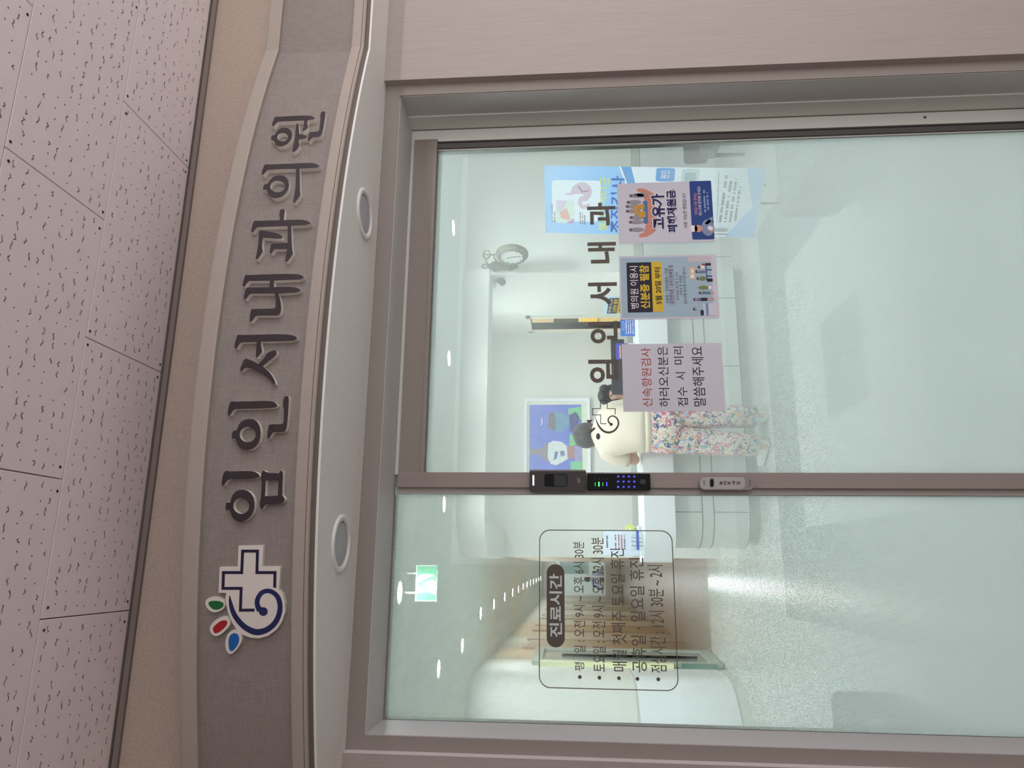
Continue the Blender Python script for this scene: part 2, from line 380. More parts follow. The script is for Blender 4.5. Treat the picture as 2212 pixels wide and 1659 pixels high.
G['seo'] = (495, 710, [
 ([(230,155),(350,162),(800,150),(1200,140),(1450,145),(1600,160),(1700,200),(1745,250),(1720,280),(1640,305),(1500,318),(1100,330),(820,335),(815,400),(830,500),(845,590),(800,650),(750,710),(700,750),(680,720),(690,560),(705,340),(500,345),(320,355),(270,385),(230,450),(195,510),(160,510),(137,470),(140,400),(165,290),(200,180)], []),
 ([(430,760),(520,790),(620,830),(740,905),(800,850),(880,770),(935,690),(960,640),(1040,590),(1130,550),(1200,560),(1220,620),(1190,690),(1120,750),(1000,850),(860,960),(930,1020),(1030,1110),(1110,1220),(1165,1330),(1185,1400),(1160,1430),(1120,1400),(1050,1310),(950,1220),(850,1160),(700,1090),(560,1030),(460,1000),(400,1010),(350,1060),(310,1105),(285,1090),(285,1020),(320,920),(370,810)], [])])
G['nae'] = (515, 575, [
 ([(195,215),(260,225),(700,210),(1200,195),(1500,200),(1620,235),(1675,285),(1650,320),(1560,345),(1200,358),(920,372),(905,535),(1000,530),(1300,530),(1460,545),(1550,580),(1590,620),(1560,650),(1480,675),(1250,690),(1030,702),(1060,820),(1085,940),(1097,1060),(1085,1170),(1050,1240),(980,1265),(480,1268),(430,1295),(385,1360),(340,1420),(300,1420),(285,1385),(295,1280),(310,1160),(345,1095),(600,1092),(900,1082),(945,1055),(955,980),(948,850),(925,705),(330,705),(285,725),(235,790),(185,855),(150,850),(135,815),(145,740),(175,630),(215,545),(700,540),(790,538),(810,375),(300,380),(260,395),(215,445),(170,510),(125,530),(105,510),(110,450),(140,330),(165,250)], [])])
G['gwa'] = (530, 445, [
 ([(245,370),(300,380),(880,362),(885,290),(868,230),(875,150),(905,90),(960,72),(1000,85),(1010,130),(995,250),(985,360),(1300,348),(1480,352),(1600,385),(1680,440),(1640,465),(1540,490),(1200,508),(1175,512),(1180,700),(1190,950),(1200,1120),(1220,1220),(1170,1300),(1100,1400),(1050,1440),(1020,1425),(1030,1330),(1050,1200),(1066,1105),(760,1108),(720,1140),(680,1210),(640,1230),(620,1190),(630,1100),(650,1000),(670,960),(780,955),(1080,946),(1085,700),(1083,515),(330,540),(285,565),(235,625),(190,680),(155,670),(145,630),(165,540),(200,430)], []),
 ([(365,625),(480,635),(640,660),(800,695),(900,740),(950,785),(940,825),(890,838),(750,835),(455,815),(440,880),(428,1000),(430,1080),(450,1150),(420,1210),(360,1300),(310,1365),(270,1365),(265,1320),(290,1210),(320,1050),(340,850),(345,700)], [])])
G['ui'] = (555, 335, [
 ([(215,235),(350,238),(800,220),(1200,203),(1400,200),(1510,220),(1580,260),(1600,300),(1520,325),(1350,338),(1090,350),(1095,500),(1100,700),(1100,880),(1115,1010),(1080,1080),(1020,1160),(970,1225),(935,1225),(925,1190),(945,1080),(970,950),(990,800),(998,600),(1000,355),(600,362),(290,380),(250,405),(205,460),(160,505),(125,500),(118,460),(145,370),(180,270)], []),
 ([(580,512),(680,528),(760,580),(810,670),(825,780),(800,880),(750,970),(680,1040),(580,1090),(470,1108),(380,1090),(310,1020),(270,930),(240,880),(190,895),(155,885),(152,850),(175,780),(210,740),(250,740),(290,710),(330,640),(400,570),(490,525)], [ellipse(530,805,188,148)])])
G['won'] = (565, 220, [
 ([(360,370),(420,382),(800,360),(1100,348),(1250,355),(1330,385),(1370,425),(1340,445),(1200,470),(1180,480),(1170,560),(1195,650),(1150,700),(1080,750),(1050,750),(1045,710),(1075,640),(1090,560),(1085,480),(900,488),(430,512),(390,535),(330,610),(290,630),(265,600),(280,530),(320,430)], []),
 ([(570,658),(660,668),(730,710),(775,780),(790,860),(770,940),(720,1020),(650,1090),(550,1135),(450,1145),(380,1115),(340,1050),(310,990),(260,990),(240,950),(255,890),(290,850),(330,850),(370,790),(420,720),(490,675)], [ellipse(538,905,138,108)]),
 ([(890,560),(950,560),(955,700),(965,825),(1060,840),(1130,860),(1170,900),(1150,930),(1060,950),(960,965),(950,1030),(975,1110),(940,1180),(880,1250),(820,1290),(785,1275),(785,1230),(810,1140),(840,1020),(855,900),(870,720)], []),
 ([(1590,240),(1625,255),(1635,320),(1615,450),(1585,650),(1550,810),(1510,880),(1440,905),(1310,912),(1275,940),(1240,990),(1200,1010),(1175,970),(1195,880),(1235,775),(1330,770),(1450,755),(1480,700),(1495,560),(1510,440),(1500,360),(1520,280),(1555,245)], [])])
for key, (x0, y0, strokes) in G.items():
    fr, bk = cylmap(x0, y0, 11.85, RF, RB-.001); mb = MB()
    for outer, holes in strokes: mb.plate(outer, holes, fr, bk, 0, 1)
    mesh_obj('letter', mb.v, mb.f, [m_letter, m_letside], sign, mb.k)['label'] = 'dark raised hangul letter with white edges'
# logo
m_lwhite = mat('logo_white', (226,220,214), .5); m_navy = mat('logo_navy', (38,42,92), .5)
def logo_plate(name, pts, rf, rb, m, ms=None, ks=1, holes=()):
    fr, bk = cylmap(430, 1160, 6.145, rf, rb); mb = MB().plate(pts, list(holes), fr, bk, 0, 1); return mesh_obj(name, mb.v, mb.f, [m, ms or m], sign, mb.k)
LB = RB+.012
def chaikin(P, n=1, closed=True):
    for _ in range(n):
        Q = []
        for i in range(len(P)):
            a, b = Vector(P[i]), Vector(P[(i+1) % len(P)]); Q += [tuple(a*.75+b*.25), tuple(a*.25+b*.75)]
        P = Q
    return P
logo_plate('logo_backing', [(525,118),(855,112),(835,395),(1082,398),(1060,700),(1110,770),(1140,880),(1140,1000),(1100,1120),(1030,1230),(920,1310),(800,1345),(680,1335),(580,1300),(500,1230),(440,1140),(390,1020),(360,900),(350,790),(365,742),(258,740),(272,402),(512,400)], LB, RB-.001, m_lwhite)
logo_plate('logo_cross', ribbon([(1003,672),(1008,472),(767,472),(775,187),(578,187),(565,472),(323,472),(317,682),(558,682),(548,972),(735,970)], 38), LB+.0006, LB-.001, mat('logo_navy_dark', (40,34,66), .5))
sp = [(405,775,6),(418,880,46),(452,1000,62),(520,1110,68),(620,1205,74),(750,1262,80),(880,1240,76),(985,1165,72),(1050,1060,68),(1075,930,66),(1050,810,64),(985,738,60),(905,715,58),(825,745,60),(775,830,62),(775,910,66),(810,975,84)]
def smooth_path(sp, sub=4):
    out = []
    for i in range(len(sp)-1):
        p0, p1, p2, p3 = [Vector(sp[max(0, min(len(sp)-1, j))]) for j in (i-1, i, i+1, i+2)]
        for q in range(sub):
            t = q/sub; out.append(.5*((2*p1)+(p2-p0)*t+(2*p0-5*p1+4*p2-p3)*t*t+(3*p1-p0-3*p2+p3)*t**3))
    out.append(Vector(sp[-1])); return out
spz = smooth_path(sp)
logo_plate('logo_spiral', ribbon([(p.x, p.y) for p in spz], [p.z for p in spz]), LB+.0006, LB-.001, m_navy)
logo_plate('logo_spiral_end', ellipse(852, 990, 57, 57), LB+.0009, LB-.001, m_navy)
for nm, back, face, col in (
  ('green_petal', [(80,860),(110,815),(170,800),(270,808),(335,840),(350,890),(330,950),(270,990),(200,1005),(140,980),(95,930)], [(115,880),(150,848),(250,848),(305,865),(330,890),(315,930),(270,960),(210,968),(160,945)], (30,108,58)),
  ('red_petal', [(140,1210),(160,1160),(230,1090),(310,1055),(380,1065),(415,1110),(410,1170),(370,1220),(300,1290),(230,1322),(180,1300),(150,1260)], [(178,1215),(210,1170),(290,1110),(360,1105),(378,1135),(360,1180),(290,1250),(225,1282),(195,1265)], (168,34,40)),
  ('blue_petal', [(345,1420),(360,1330),(400,1260),(470,1228),(540,1250),(575,1320),(560,1400),(510,1480),(450,1545),(400,1558),(360,1510)], [(388,1400),(400,1320),(440,1280),(490,1275),(525,1310),(535,1370),(515,1430),(465,1500),(425,1522),(398,1490)], (34,98,176))):
    logo_plate('petal_backing', chaikin(back), LB, RB-.001, m_lwhite); logo_plate(nm, chaikin(face), LB+.0006, LB-.001, mat(nm, col, .45))
# recessed downlights in the soffit (switched off)
m_ring = mat('white_ring', (236,234,232), .4); m_lens = mat('frosted_lens', (176,176,182), .35)
for x, y, lab in ((.966, -.326, 'unlit round recessed downlight in the soffit, the one towards the right wall'), (.046, -.340, 'unlit round recessed downlight in the soffit, the one below the sign logo')):
    d = thing('soffit_downlight', (x, y, 2.08), lab, 'downlight', 'downlights under the sign')
    mb = MB()
    prof = [(.073, 2.080), (.073, 2.0765), (.070, 2.074), (.058, 2.075), (.056, 2.080)]; n = 40
    for i in range(n):
        for r, z in prof: mb.v.append(Vector((x+r*math.cos(2*math.pi*i/n), y+r*math.sin(2*math.pi*i/n), z)))
    for i in range(n):
        for j in range(len(prof)-1): mb.f.append((i*5+j, i*5+j+1, (i+1) % n*5+j+1, (i+1) % n*5+j)); mb.k.append(0)
    mb.build('ring', m_ring, d, True)
    lb = MB(); lb.loft([((x, y, 2.0795), .056, .056), ((x, y, 2.0785), .05, .05), ((x, y, 2.0775), .02, .02)], n=32); lb.build('lens', m_lens, d, True)

# ------------------------------------------------------------------ door surround
XJL, XJR, ZH = -.430, 1.452, 2.033
df = st(MB().box(-.466, 1.49, -.187, .06, ZH, 2.0795).build('door_frame', m_frame))
box('jamb', m_frame, -.466, XJL, -.187, .06, 0, ZH, df)
box('jamb', m_frame, XJR, 1.49, -.187, .06, 0, ZH, df)
# inner linings (grey, lit from the clinic)
box('jamb_lining', m_reveal, XJR-.0015, XJR, -.183, -.078, 0, ZH, df)
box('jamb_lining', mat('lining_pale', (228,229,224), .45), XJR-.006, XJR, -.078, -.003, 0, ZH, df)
box('head_lining', m_reveal, XJL, XJR, -.183, .0, ZH-.0015, ZH, df)
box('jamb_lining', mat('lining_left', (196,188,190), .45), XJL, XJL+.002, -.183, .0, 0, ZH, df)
box('jamb_strip', m_alu, 1.400, XJR-.006, -.004, .05, 0, ZH-.0015, df)
box('jamb_strip', mat('groove_dark', (120,112,108), .6), XJR-.009, XJR-.005, -.006, -.003, 0, ZH-.0015, df)
box('head_strip', m_alu, .262, 1.3998, -.004, .05, 2.018, ZH-.0015, df)
box('gap_seal', m_dark, 1.384, 1.400, .004, .05, 0, 1.946, df)
p = at(1997, 247, -.0045)
mb = MB(); mb.loft([((1.425, -.0035, p.z), .005, .005), ((1.425, -.0055, p.z), .0045, .0045)], n=14); mb.build('screw', mat('screw_grey', (110,106,104), .5, metal=.5), df)

# film with halftone dots, clear in the middle band
def film_mat():
    m = bpy.data.materials.new('halftone_film'); m.use_nodes = True; nt = m.node_tree; nt.nodes.clear()
    L = nt.links; new = nt.nodes.new
    geo = new('ShaderNodeNewGeometry'); sep = new('ShaderNodeSeparateXYZ'); L.new(geo.outputs['Position'], sep.inputs[0])
    def mth(op, a, b=None, c=None):
        n = new('ShaderNodeMath'); n.operation = op
        for i, v in enumerate((a, b, c)):
            if v is None: continue
            if isinstance(v, (int, float)): n.inputs[i].default_value = v
            else: L.new(v, n.inputs[i])
        return n.outputs[0]
    pit = .0036; kk = 2*math.pi/pit/math.sqrt(2)
    a = mth('COSINE', mth('MULTIPLY', mth('ADD', sep.outputs[0], sep.outputs[2]), kk))
    b = mth('COSINE', mth('MULTIPLY', mth('SUBTRACT', sep.outputs[0], sep.outputs[2]), kk))
    g = mth('MULTIPLY_ADD', mth('ADD', a, b), .25, .5)
    ramp = new('ShaderNodeValToRGB'); ramp.color_ramp.interpolation = 'LINEAR'
    L.new(mth('DIVIDE', sep.outputs[2], 2.1), ramp.inputs[0])
    stops = FILM
    els = ramp.color_ramp.elements
    for i, (z, c) in enumerate(stops):
        e = els[i] if i < 2 else els.new(z/2.1)
        e.position = z/2.1; e.color = (c, c, c, 1)
    cov = ramp.outputs[0]
    thr = mth('SUBTRACT', 1.06, mth('MULTIPLY', cov, 1.12))
    msk = mth('MULTIPLY_ADD', mth('SUBTRACT', g, thr), 5.0, .5); msk.node.use_clamp = True
    tr = new('ShaderNodeBsdfTransparent'); di = new('ShaderNodeBsdfDiffuse'); tl = new('ShaderNodeBsdfTranslucent')
    di.inputs[0].default_value = (.66, .70, .69, 1); tl.inputs[0].default_value = (.85, .89, .875, 1)
    mx = new('ShaderNodeMixShader'); mx.inputs[0].default_value = .62; L.new(di.outputs[0], mx.inputs[1]); L.new(tl.outputs[0], mx.inputs[2])
    m2 = new('ShaderNodeMixShader'); L.new(msk, m2.inputs[0]); L.new(tr.outputs[0], m2.inputs[1]); L.new(mx.outputs[0], m2.inputs[2])
    out = new('ShaderNodeOutputMaterial'); L.new(m2.outputs[0], out.inputs[0]); return m
FILM = [(0.0,.92),(.40,.90),(.56,.82),(.80,.66),(.90,.57),(1.0,.46),(1.10,.34),(1.17,.18),(1.205,.0),(1.385,.0),(1.42,.16),(1.52,.30),(1.68,.42),(1.9,.55),(2.05,.62)]
m_film = film_mat()
def glass_mat():
    m = bpy.data.materials.new('clear_glass'); m.use_nodes = True; nt = m.node_tree; nt.nodes.clear(); L = nt.links; new = nt.nodes.new
    tr = new('ShaderNodeBsdfTransparent'); tr.inputs[0].default_value = (.955, .985, .975, 1)
    gl = new('ShaderNodeBsdfGlossy'); gl.inputs['Roughness'].default_value = .02; gl.inputs[0].default_value = (1, 1, 1, 1)
    fr = new('ShaderNodeFresnel'); fr.inputs[0].default_value = 1.3
    mx = new('ShaderNodeMixShader'); L.new(fr.outputs[0], mx.inputs[0]); L.new(tr.outputs[0], mx.inputs[1]); L.new(gl.outputs[0], mx.inputs[2])
    out = new('ShaderNodeOutputMaterial'); L.new(mx.outputs[0], out.inputs[0]); return m
m_glass = glass_mat()
YG = .0
# fixed side light
side = st(thing('window_1', (-.11, .0, 0), 'fixed glass side pane with dotted film left of the sliding door', 'window'))
del side['category']
box('glass_pane', m_glass, XJL, .226, .012, .018, .02, ZH-.001, side)
mesh_obj('dotted_film', [(XJL, .0185, .02), (.226, .0185, .02), (.226, .0185, ZH), (XJL, .0185, ZH)], [(0, 1, 2, 3)], m_film, side)
box('glazing_bead', m_frame, XJL, .2, .006, .012, ZH-.004, ZH-.001, side)
box('sill', m_frame, XJL, .226, -.02, .05, 0, .03, side)
# sliding leaf
leaf = st(thing('door_1', (.8, 0, 0), 'sliding glass door leaf with dotted film, taupe stile and top rail', 'door')); del leaf['category']
box('stile', m_leaf, .2205, .2665, -.026, .026, .02, 2.018, leaf, .002)
box('stile_edge', mat('stile_edge_pale', (176,170,164), .45), .204, .2205, -.012, .026, .02, 2.018, leaf)
box('top_rail', mat('rail_taupe', (146,137,130), .5), .2665, 1.399, -.020, .026, 1.940, 2.018, leaf)
box('rail_lip', m_leaf, .2665, 1.384, -.024, -.020, 1.940, 1.950, leaf)
box('stile', m_leafd, 1.366, 1.384, -.016, .026, .02, 2.018, leaf)
box('bottom_rail', m_leaf, .2665, 1.366, -.02, .026, .0, .03, leaf)
box('glass_pane', m_glass, .2665, 1.366, -.003, .003, .03, 1.940, leaf)
mesh_obj('dotted_film', [(.2665, .0036, .03), (1.366, .0036, .03), (1.366, .0036, 1.94), (.2665, .0036, 1.94)], [(0, 1, 2, 3)], m_film, leaf)
box('edge_bead', mat('bright_bead', (225,228,226), .4), 1.362, 1.366, -.008, .0, .03, 1.94, leaf)

# ------------------------------------------------------------------ vinyl lettering on the leaf
YV = -.0036
vl = thing('vinyl_lettering', at(1335, 640, YV), 'dark brown vinyl clinic name and cross emblem stuck across the sliding door glass', 'lettering')
for ch, x0, x1, y0, y1 in (('임',1271.3,1335,776.5,827.6),('인',1271.5,1333.2,693.2,742.4),('서',1270.8,1332.4,609.4,659.4),('내',1269.5,1330.5,522.3,569.6),('과',1268.7,1329,436.9,488.4)):
    V, Fc = text_geo(ch, .027)
    a = at(x0, y1, YV); b = at(x1, y0, YV)
    mesh_obj('letter', [(a.x+u*(b.x-a.x), YV, b.z+v*(a.z-b.z)) for u, v in V], Fc, m_vinyl, vl)
def flat_px(name, pts, x0, y0, sc, Y, m, parent, holes=()):
    loops = [pts]+list(holes); flat = [p for l in loops for p in l]
    t = tessellate_polygon([[Vector((p[0], p[1], 0)) for p in l] for l in loops])
    return mesh_obj(name, [at(x0+p[0]/sc, y0+p[1]/sc, Y) for p in flat], list(t), m, parent)
E1 = (1120, 820, 6.913, YV, m_vinyl, vl)
flat_px('emblem_cross', ribbon([(1443,522),(1445,433),(1325,433),(1325,302),(1225,302),(1225,433),(1105,433),(1105,527),(1228,527),(1228,658),(1314,658)], 12), *E1)
sp2 = smooth_path([(1153,572,3),(1172,635,18),(1205,700,26),(1262,762,32),(1340,790,32),(1425,765,30),(1480,700,27),(1492,630,25),(1462,570,23),(1405,543,20),(1355,565,20),(1340,612,22),(1362,655,28)])
flat_px('emblem_spiral', ribbon([(p.x, p.y) for p in sp2], [p.z for p in sp2]), *E1)
flat_px('emblem_spiral_end', ellipse(1384, 668, 25, 24), *E1)
flat_px('emblem_petal', [(1010,605),(1110,600),(1070,648),(1040,645)], *E1)
flat_px('emblem_petal', [(1055,770),(1130,708),(1150,735),(1075,803)], *E1)
flat_px('emblem_petal', ellipse(1190, 848, 31, 48), *E1)

# ------------------------------------------------------------------ opening hours on the side pane
YH = .0115
hr = thing('opening_hours_decal', at(1443, 1320, YH), 'rounded rectangle decal with consultation hours lettered in dark vinyl on the side pane', 'decal')
a = at(1164, 1486, YH); b = at(1452, 1146, YH)
o = rrect(a.x, b.x, b.z, a.z, .032, 6); wdt = .0026
inn = rrect(a.x+wdt, b.x-wdt, b.z+wdt, a.z-wdt, .030, 6)
mb = MB(); n = len(o); mb.add([(p[0], YH, p[1]) for p in o]+[(p[0], YH, p[1]) for p in inn], [(i, (i+1) % n, n+(i+1) % n, n+i) for i in range(n)])
mesh_obj('border_line', mb.v, mb.f, m_vinyl, hr)
p0 = at(1181, 1398, YH); p1 = at(1219, 1219, YH); hgt = p0.z-p1.z
pill = rrect(p0.x, p1.x, p1.z, p0.z, hgt/2-.0005, 10); t = tessellate_polygon([[Vector((p[0], p[1], 0)) for p in pill]])
mesh_obj('title_pill', [(p[0], YH, p[1]) for p in pill], list(t), m_vinyl, hr)
def gtext(s, x0, x1, y0, y1, Y, m, par, bold=0, name='lettering'):
    V, Fc = text_geo(s, bold); A = at(x0, y1, Y); B = at(x1, y0, Y)
    return mesh_obj(name, [(A.x+u*(B.x-A.x), Y, B.z+v*(A.z-B.z)) for u, v in V], Fc, m, par)
gtext('진료시간', 1187, 1214, 1240, 1376, YH-.0004, mat('cut_out_pale', (206,214,210), .6), hr, .022)
for s, x0, x1, y0, y1 in (('평', 1241, 1262, 1431, 1449), ('일 : 오전 9시 ~ 오후 6시 30분', 1239.5, 1262, 1170, 1410), ('토요일 : 오전 9시 ~ 오후 12시 30분', 1280.5, 1304, 1161, 1451),
                          ('매월 첫째주 토요일 휴진', 1323, 1348, 1185, 1450), ('공휴일 · 일요일 휴진', 1365, 1390, 1205, 1452), ('점심시간 : 12시 30분 ~ 2시', 1406, 1432, 1221, 1453)):
    gtext(s, x0, x1, y0, y1, YH, m_vinyl, hr, .004)
for x, y in ((1252.5,1462.5),(1294.8,1464),(1337,1465),(1377,1466.5),(1422,1467.5)):
    c = at(x, y, YH); pts = ellipse(c.x, c.z, .0052, .0052, 14); mesh_obj('bullet', [(q[0], YH, q[1]) for q in pts], [tuple(range(14))], m_vinyl, hr)

# ------------------------------------------------------------------ three paper notices
def notice(name, tl, tr_, bl, br, label):
    Y = -.0037; P = [at(*q, Y) for q in (tl, tr_, bl, br)]
    xl = (P[0].x+P[2].x)/2; xr = (P[1].x+P[3].x)/2; zt = (P[0].z+P[1].z)/2; zb = (P[2].z+P[3].z)/2
    root = thing(name, ((xl+xr)/2, Y, zb), label, 'poster', 'paper notices taped to the sliding door')
    box('paper', m_paper, xl, xr, Y-.0006, Y+.0002, zb, zt, root)
    return Sheet((xl, Y-.0006, zt), (1, 0, 0), (0, 0, 1), xr-xl, zt-zb, root)
k_ink = mat('black_ink', (30,26,34), .6); r_ink = mat('red_ink', (172,66,62), .6); n_ink = mat('navy_ink', (36,38,92), .6)
w_ink = mat('white_print', (232,228,232), .6); y_ink = mat('yellow_print', (214,182,52), .6); g_ink = mat('grey_ink', (78,72,84), .6)
def fine_print(sh, a0, a1, b0, b1, m, l=2):
    # print too small to read in the photograph: a row of blurred marks
    rnd = random.Random(int(b0*1e4)); mb = MB(); a = a0
    while a < a1:
        wv = rnd.uniform(.012, .022)
        if rnd.random() < .84: sh.poly([(a, b0+rnd.uniform(0, .2)*(b1-b0)), (min(a+wv, a1), b0), (min(a+wv, a1), b1), (a, b1-rnd.uniform(0, .2)*(b1-b0))], m, l, '', mb)
        a += wv*1.35
    return sh.done(mb, 'fine_print', m)
s3 = notice('paper_notice', (1346.8,889), (1342.8,743.7), (1566.5,888.5), (1559,741), 'plain paper notice of four large lines, the first red, nearest the door stile')
f3 = lambda X0, X1, Y0, Y1: ((797-Y1)/557, (797-Y0)/557, (X0-857)/830, (X1-857)/830)
for s, q, m_ in (('신속항원검사', (1015,1097,273,760), r_ink), ('하러오신분은', (1153,1240,265,760), k_ink), ('접수', (1305,1387,600,757), k_ink), ('시', (1297,1378,480,542), k_ink), ('미리', (1287,1368,266,415), k_ink), ('말씀해주세요', (1433,1532,268,757), k_ink)):
    s3.text(s, *f3(*q), m_, 1, .002)
s2 = notice('paper_notice', (1339.7,691.2), (1337.6,553.8), (1554.7,687), (1546,549), 'paper notice on pale blue with black and yellow title blocks, middle of three')
f2 = lambda X0, X1, Y0, Y1: ((1325-Y1)/1210, (1325-Y0)/1210, (X0-175)/1865, (X1-175)/1865)
p2 = lambda X, Y: ((1325-Y)/1210, (X-175)/1865)
def px2(pts): return [p2(*q) for q in pts]
s2.rect(*f2(205, 1935, 150, 1285), mat('poster_blue_grey', (160,184,200), .6), 1)
s2.rect(*f2(318, 795, 245, 1195), mat('poster_night', (34,32,52), .6), 2); s2.rect(*f2(795, 995, 240, 1190), y_ink, 2)
s2.text('병의원 이용시', *f2(375,530,318,1125), w_ink, 3, .004); s2.text('신분증 필참', *f2(562,745,298,1132), y_ink, 3, .03)
s2.text('5월 20일 부터', *f2(850,972,350,1050), k_ink, 3, .018)
for s, q, bd in (('신분증 / 건강보험증 / 여권', (1045,1110,370,1040), .012), ('/ 운전면허증 / 외국인등록증 등', (1128,1205,310,1080), .012), ('본인임을 확인할 수 있는', (1242,1300,440,980), 0), ('신분증 및 서류를', (1315,1370,515,890), 0), ('접수처에 제시해 주시면 됩니다.', (1385,1450,340,1050), 0)):
    s2.text(s, *f2(*q), g_ink, 2, bd)
for x in (1118, 1212): s2.rect(*f2(x, x+5, 312, 1070), r_ink, 2, 'printed_rule')
def blob(sh, conv, X, Y, rx, ry, m, l=3, nm='printed_figure', n=16): return sh.poly([conv(*q) for q in ellipse(X, Y, rx, ry, n)], m, l, nm)
hairm = mat('print_hair', (40,34,48), .6); skin_p = mat('print_skin', (206,150,130), .6)
s2.poly(px2([(1500,140),(1930,150),(1930,262),(1505,262)]), mat('print_pink_grey', (196,188,196), .6), 2)
s2.poly(px2([(1740,1055),(1985,1040),(1985,1275),(1745,1275)]), mat('print_desk', (204,204,214), .6), 2); s2.rect(*f2(1790,1838,1045,1268), mat('print_blue', (112,146,186), .6), 3)
s2.rect(*f2(1688,1748,1172,1268), hairm, 3); s2.rect(*f2(1515,1618,352,585), mat('print_peach', (212,186,150), .6), 2)
for q in ((1535,1605,500,570),(1545,1600,400,470)): s2.poly(px2(rrect(*q, 14)), w_ink, 3)
for X, Y in ((1582,1150),(1598,972),(1708,850),(1680,575),(1665,445),(1713,360)):
    blob(s2, p2, X, Y, 34, 27, hairm); blob(s2, p2, X+10, Y, 20, 16, skin_p, 4)
s2.poly(px2([(1635,990),(1712,1005),(1712,945),(1640,950)]), mat('print_blue2', (96,118,172), .6), 3, 'printed_figure')
s2.poly(px2([(1640,990),(1680,1060),(1645,1085),(1660,1060)]), skin_p, 3, 'printed_figure'); s2.rect(*f2(1708,1828,942,1002), hairm, 3, 'printed_figure')
for y in (955, 985): s2.rect(*f2(1828,1965,y-6,y+6), skin_p, 3, 'printed_figure')
s2.rect(*f2(1742,1890,828,872), mat('print_teal', (84,120,140), .6), 3, 'printed_figure'); s2.rect(*f2(1890,1955,835,865), skin_p, 3, 'printed_figure')
s2.poly(px2([(1655,750),(1700,735),(1720,705),(1745,735),(1780,700),(1800,735),(1840,715),(1865,750),(1840,790),(1800,770),(1770,805),(1740,770),(1715,795),(1695,765)]), mat('print_leaf', (120,132,70), .6), 3, 'printed_figure'); s2.rect(*f2(1862,1918,722,785), w_ink, 3, 'printed_figure')
blob(s2, p2, 1765, 578, 60, 42, mat('print_olive', (112,130,84), .6)); blob(s2, p2, 1755, 450, 75, 26, mat('print_slate', (110,122,146), .6)); blob(s2, p2, 1765, 362, 45, 36, w_ink); blob(s2, p2, 1790, 312, 34, 20, r_ink)
for q in ((1840,1950,582,640),(1825,1935,288,332)): s2.rect(*f2(*q), hairm, 3, 'printed_figure')
for q in ((1830,1850,340,600),(1850,1945,405,425),(1850,1945,525,545)): s2.rect(*f2(*q), mat('print_denim', (62,84,124), .6), 3, 'printed_figure')
s1 = notice('paper_notice', (1336.3,526.8), (1333.7,396.5), (1543,522), (1537,391), 'paper notice with cupped hands, navy title and blue foot panel, nearest the right jamb')
f1 = lambda X0, X1, Y0, Y1: ((1335-Y1)/1215, (1335-Y0)/1215, (X0-140)/1885, (X1-140)/1885)
p1_ = lambda X, Y: ((1335-Y)/1215, (X-140)/1885)
sk = mat('print_hand', (200,136,120), .6)
s1.poly([p1_(*q) for q in [(525,260),(550,238),(620,235),(700,250),(790,300),(870,350),(880,700),(880,1090),(790,1160),(700,1210),(570,1218),(540,1190),(555,1155),(630,1130),(665,1060),(690,950),(700,700),(690,490),(655,410),(640,330),(590,305),(540,290)]], sk, 1, 'printed_figure')
s1.poly([p1_(*q) for q in rrect(645, 735, 490, 950, 25)], mat('print_steelblue', (74,116,160), .6), 2, 'printed_figure')
gold = mat('print_gold', (196,148,60), .6)
for q in ((470,545,590,770),(540,670,560,660),(550,690,700,825)): s1.poly([p1_(*r) for r in rrect(*q, 18)], gold, 3, 'printed_figure')
gb = mat('print_grey_cloth', (150,144,156), .6)
for X, Y in ((410,380),(500,365),(350,510),(330,595),(330,690),(400,820),(385,910),(385,1065)):
    blob(s1, p1_, X+130, Y, 135, 42, gb, 2); blob(s1, p1_, X, Y, 34, 28, mat('print_brown', (112,88,92), .6), 3)
def halo(sh, s, q, m_, mh, l, bold):
    sh.text(s, q[0]-.012, q[1]+.012, q[2]-.008, q[3]+.008, mh, l, bold+.06); sh.text(s, *q, m_, l+1, bold)
halo(s1, '고유가', f1(808,1078,358,1065), n_ink, w_ink, 3, .04); halo(s1, '피해지원금', f1(1112,1308,292,1142), n_ink, w_ink, 3, .04)
s1.text('사용 가능한 병원입니다', *f1(1432,1512,358,1060), k_ink, 1, .006)
s1.poly([p1_(*q) for q in rrect(1590, 2022, 118, 1290, 30)], mat('print_royal', (38,66,134), .6), 1, 'printed_block')
s1.text('지원금 사용 문의는', *f1(1660,1722,358,802), mat('print_salmon', (226,140,140), .6), 2, .006); s1.text('데스크에 문의해 주세요!', *f1(1740,1806,230,812), w_ink, 2)
fine_print(s1, *f1(1852,1890,300,750), mat('print_paleblue', (150,170,210), .6)); fine_print(s1, *f1(1915,1950,350,750), mat('print_paleblue', (150,170,210), .6))
blob(s1, p1_, 1905, 1060, 125, 165, mat('print_jacket', (128,142,176), .6), 2); blob(s1, p1_, 1720, 1075, 80, 72, skin_p, 3); blob(s1, p1_, 1660, 1075, 40, 70, mat('print_brown', (112,88,92), .6), 3)
s1.poly([p1_(*q) for q in rrect(1575, 1645, 1010, 1140, 22)], w_ink, 4, 'printed_figure'); s1.poly([p1_(*q) for q in [(1890,1080),(1930,1020),(2005,1050),(2000,1110),(1950,1120)]], w_ink, 3, 'printed_figure')
s1.poly([p1_(*q) for q in [(1940,1130),(1985,1110),(2010,1140),(1975,1175)]], skin_p, 4, 'printed_figure'); s1.poly([p1_(*q) for q in [(1850,980),(1960,860),(2010,850),(2010,920),(1900,1000)]], mat('print_jacket', (128,142,176), .6), 2, 'printed_figure')

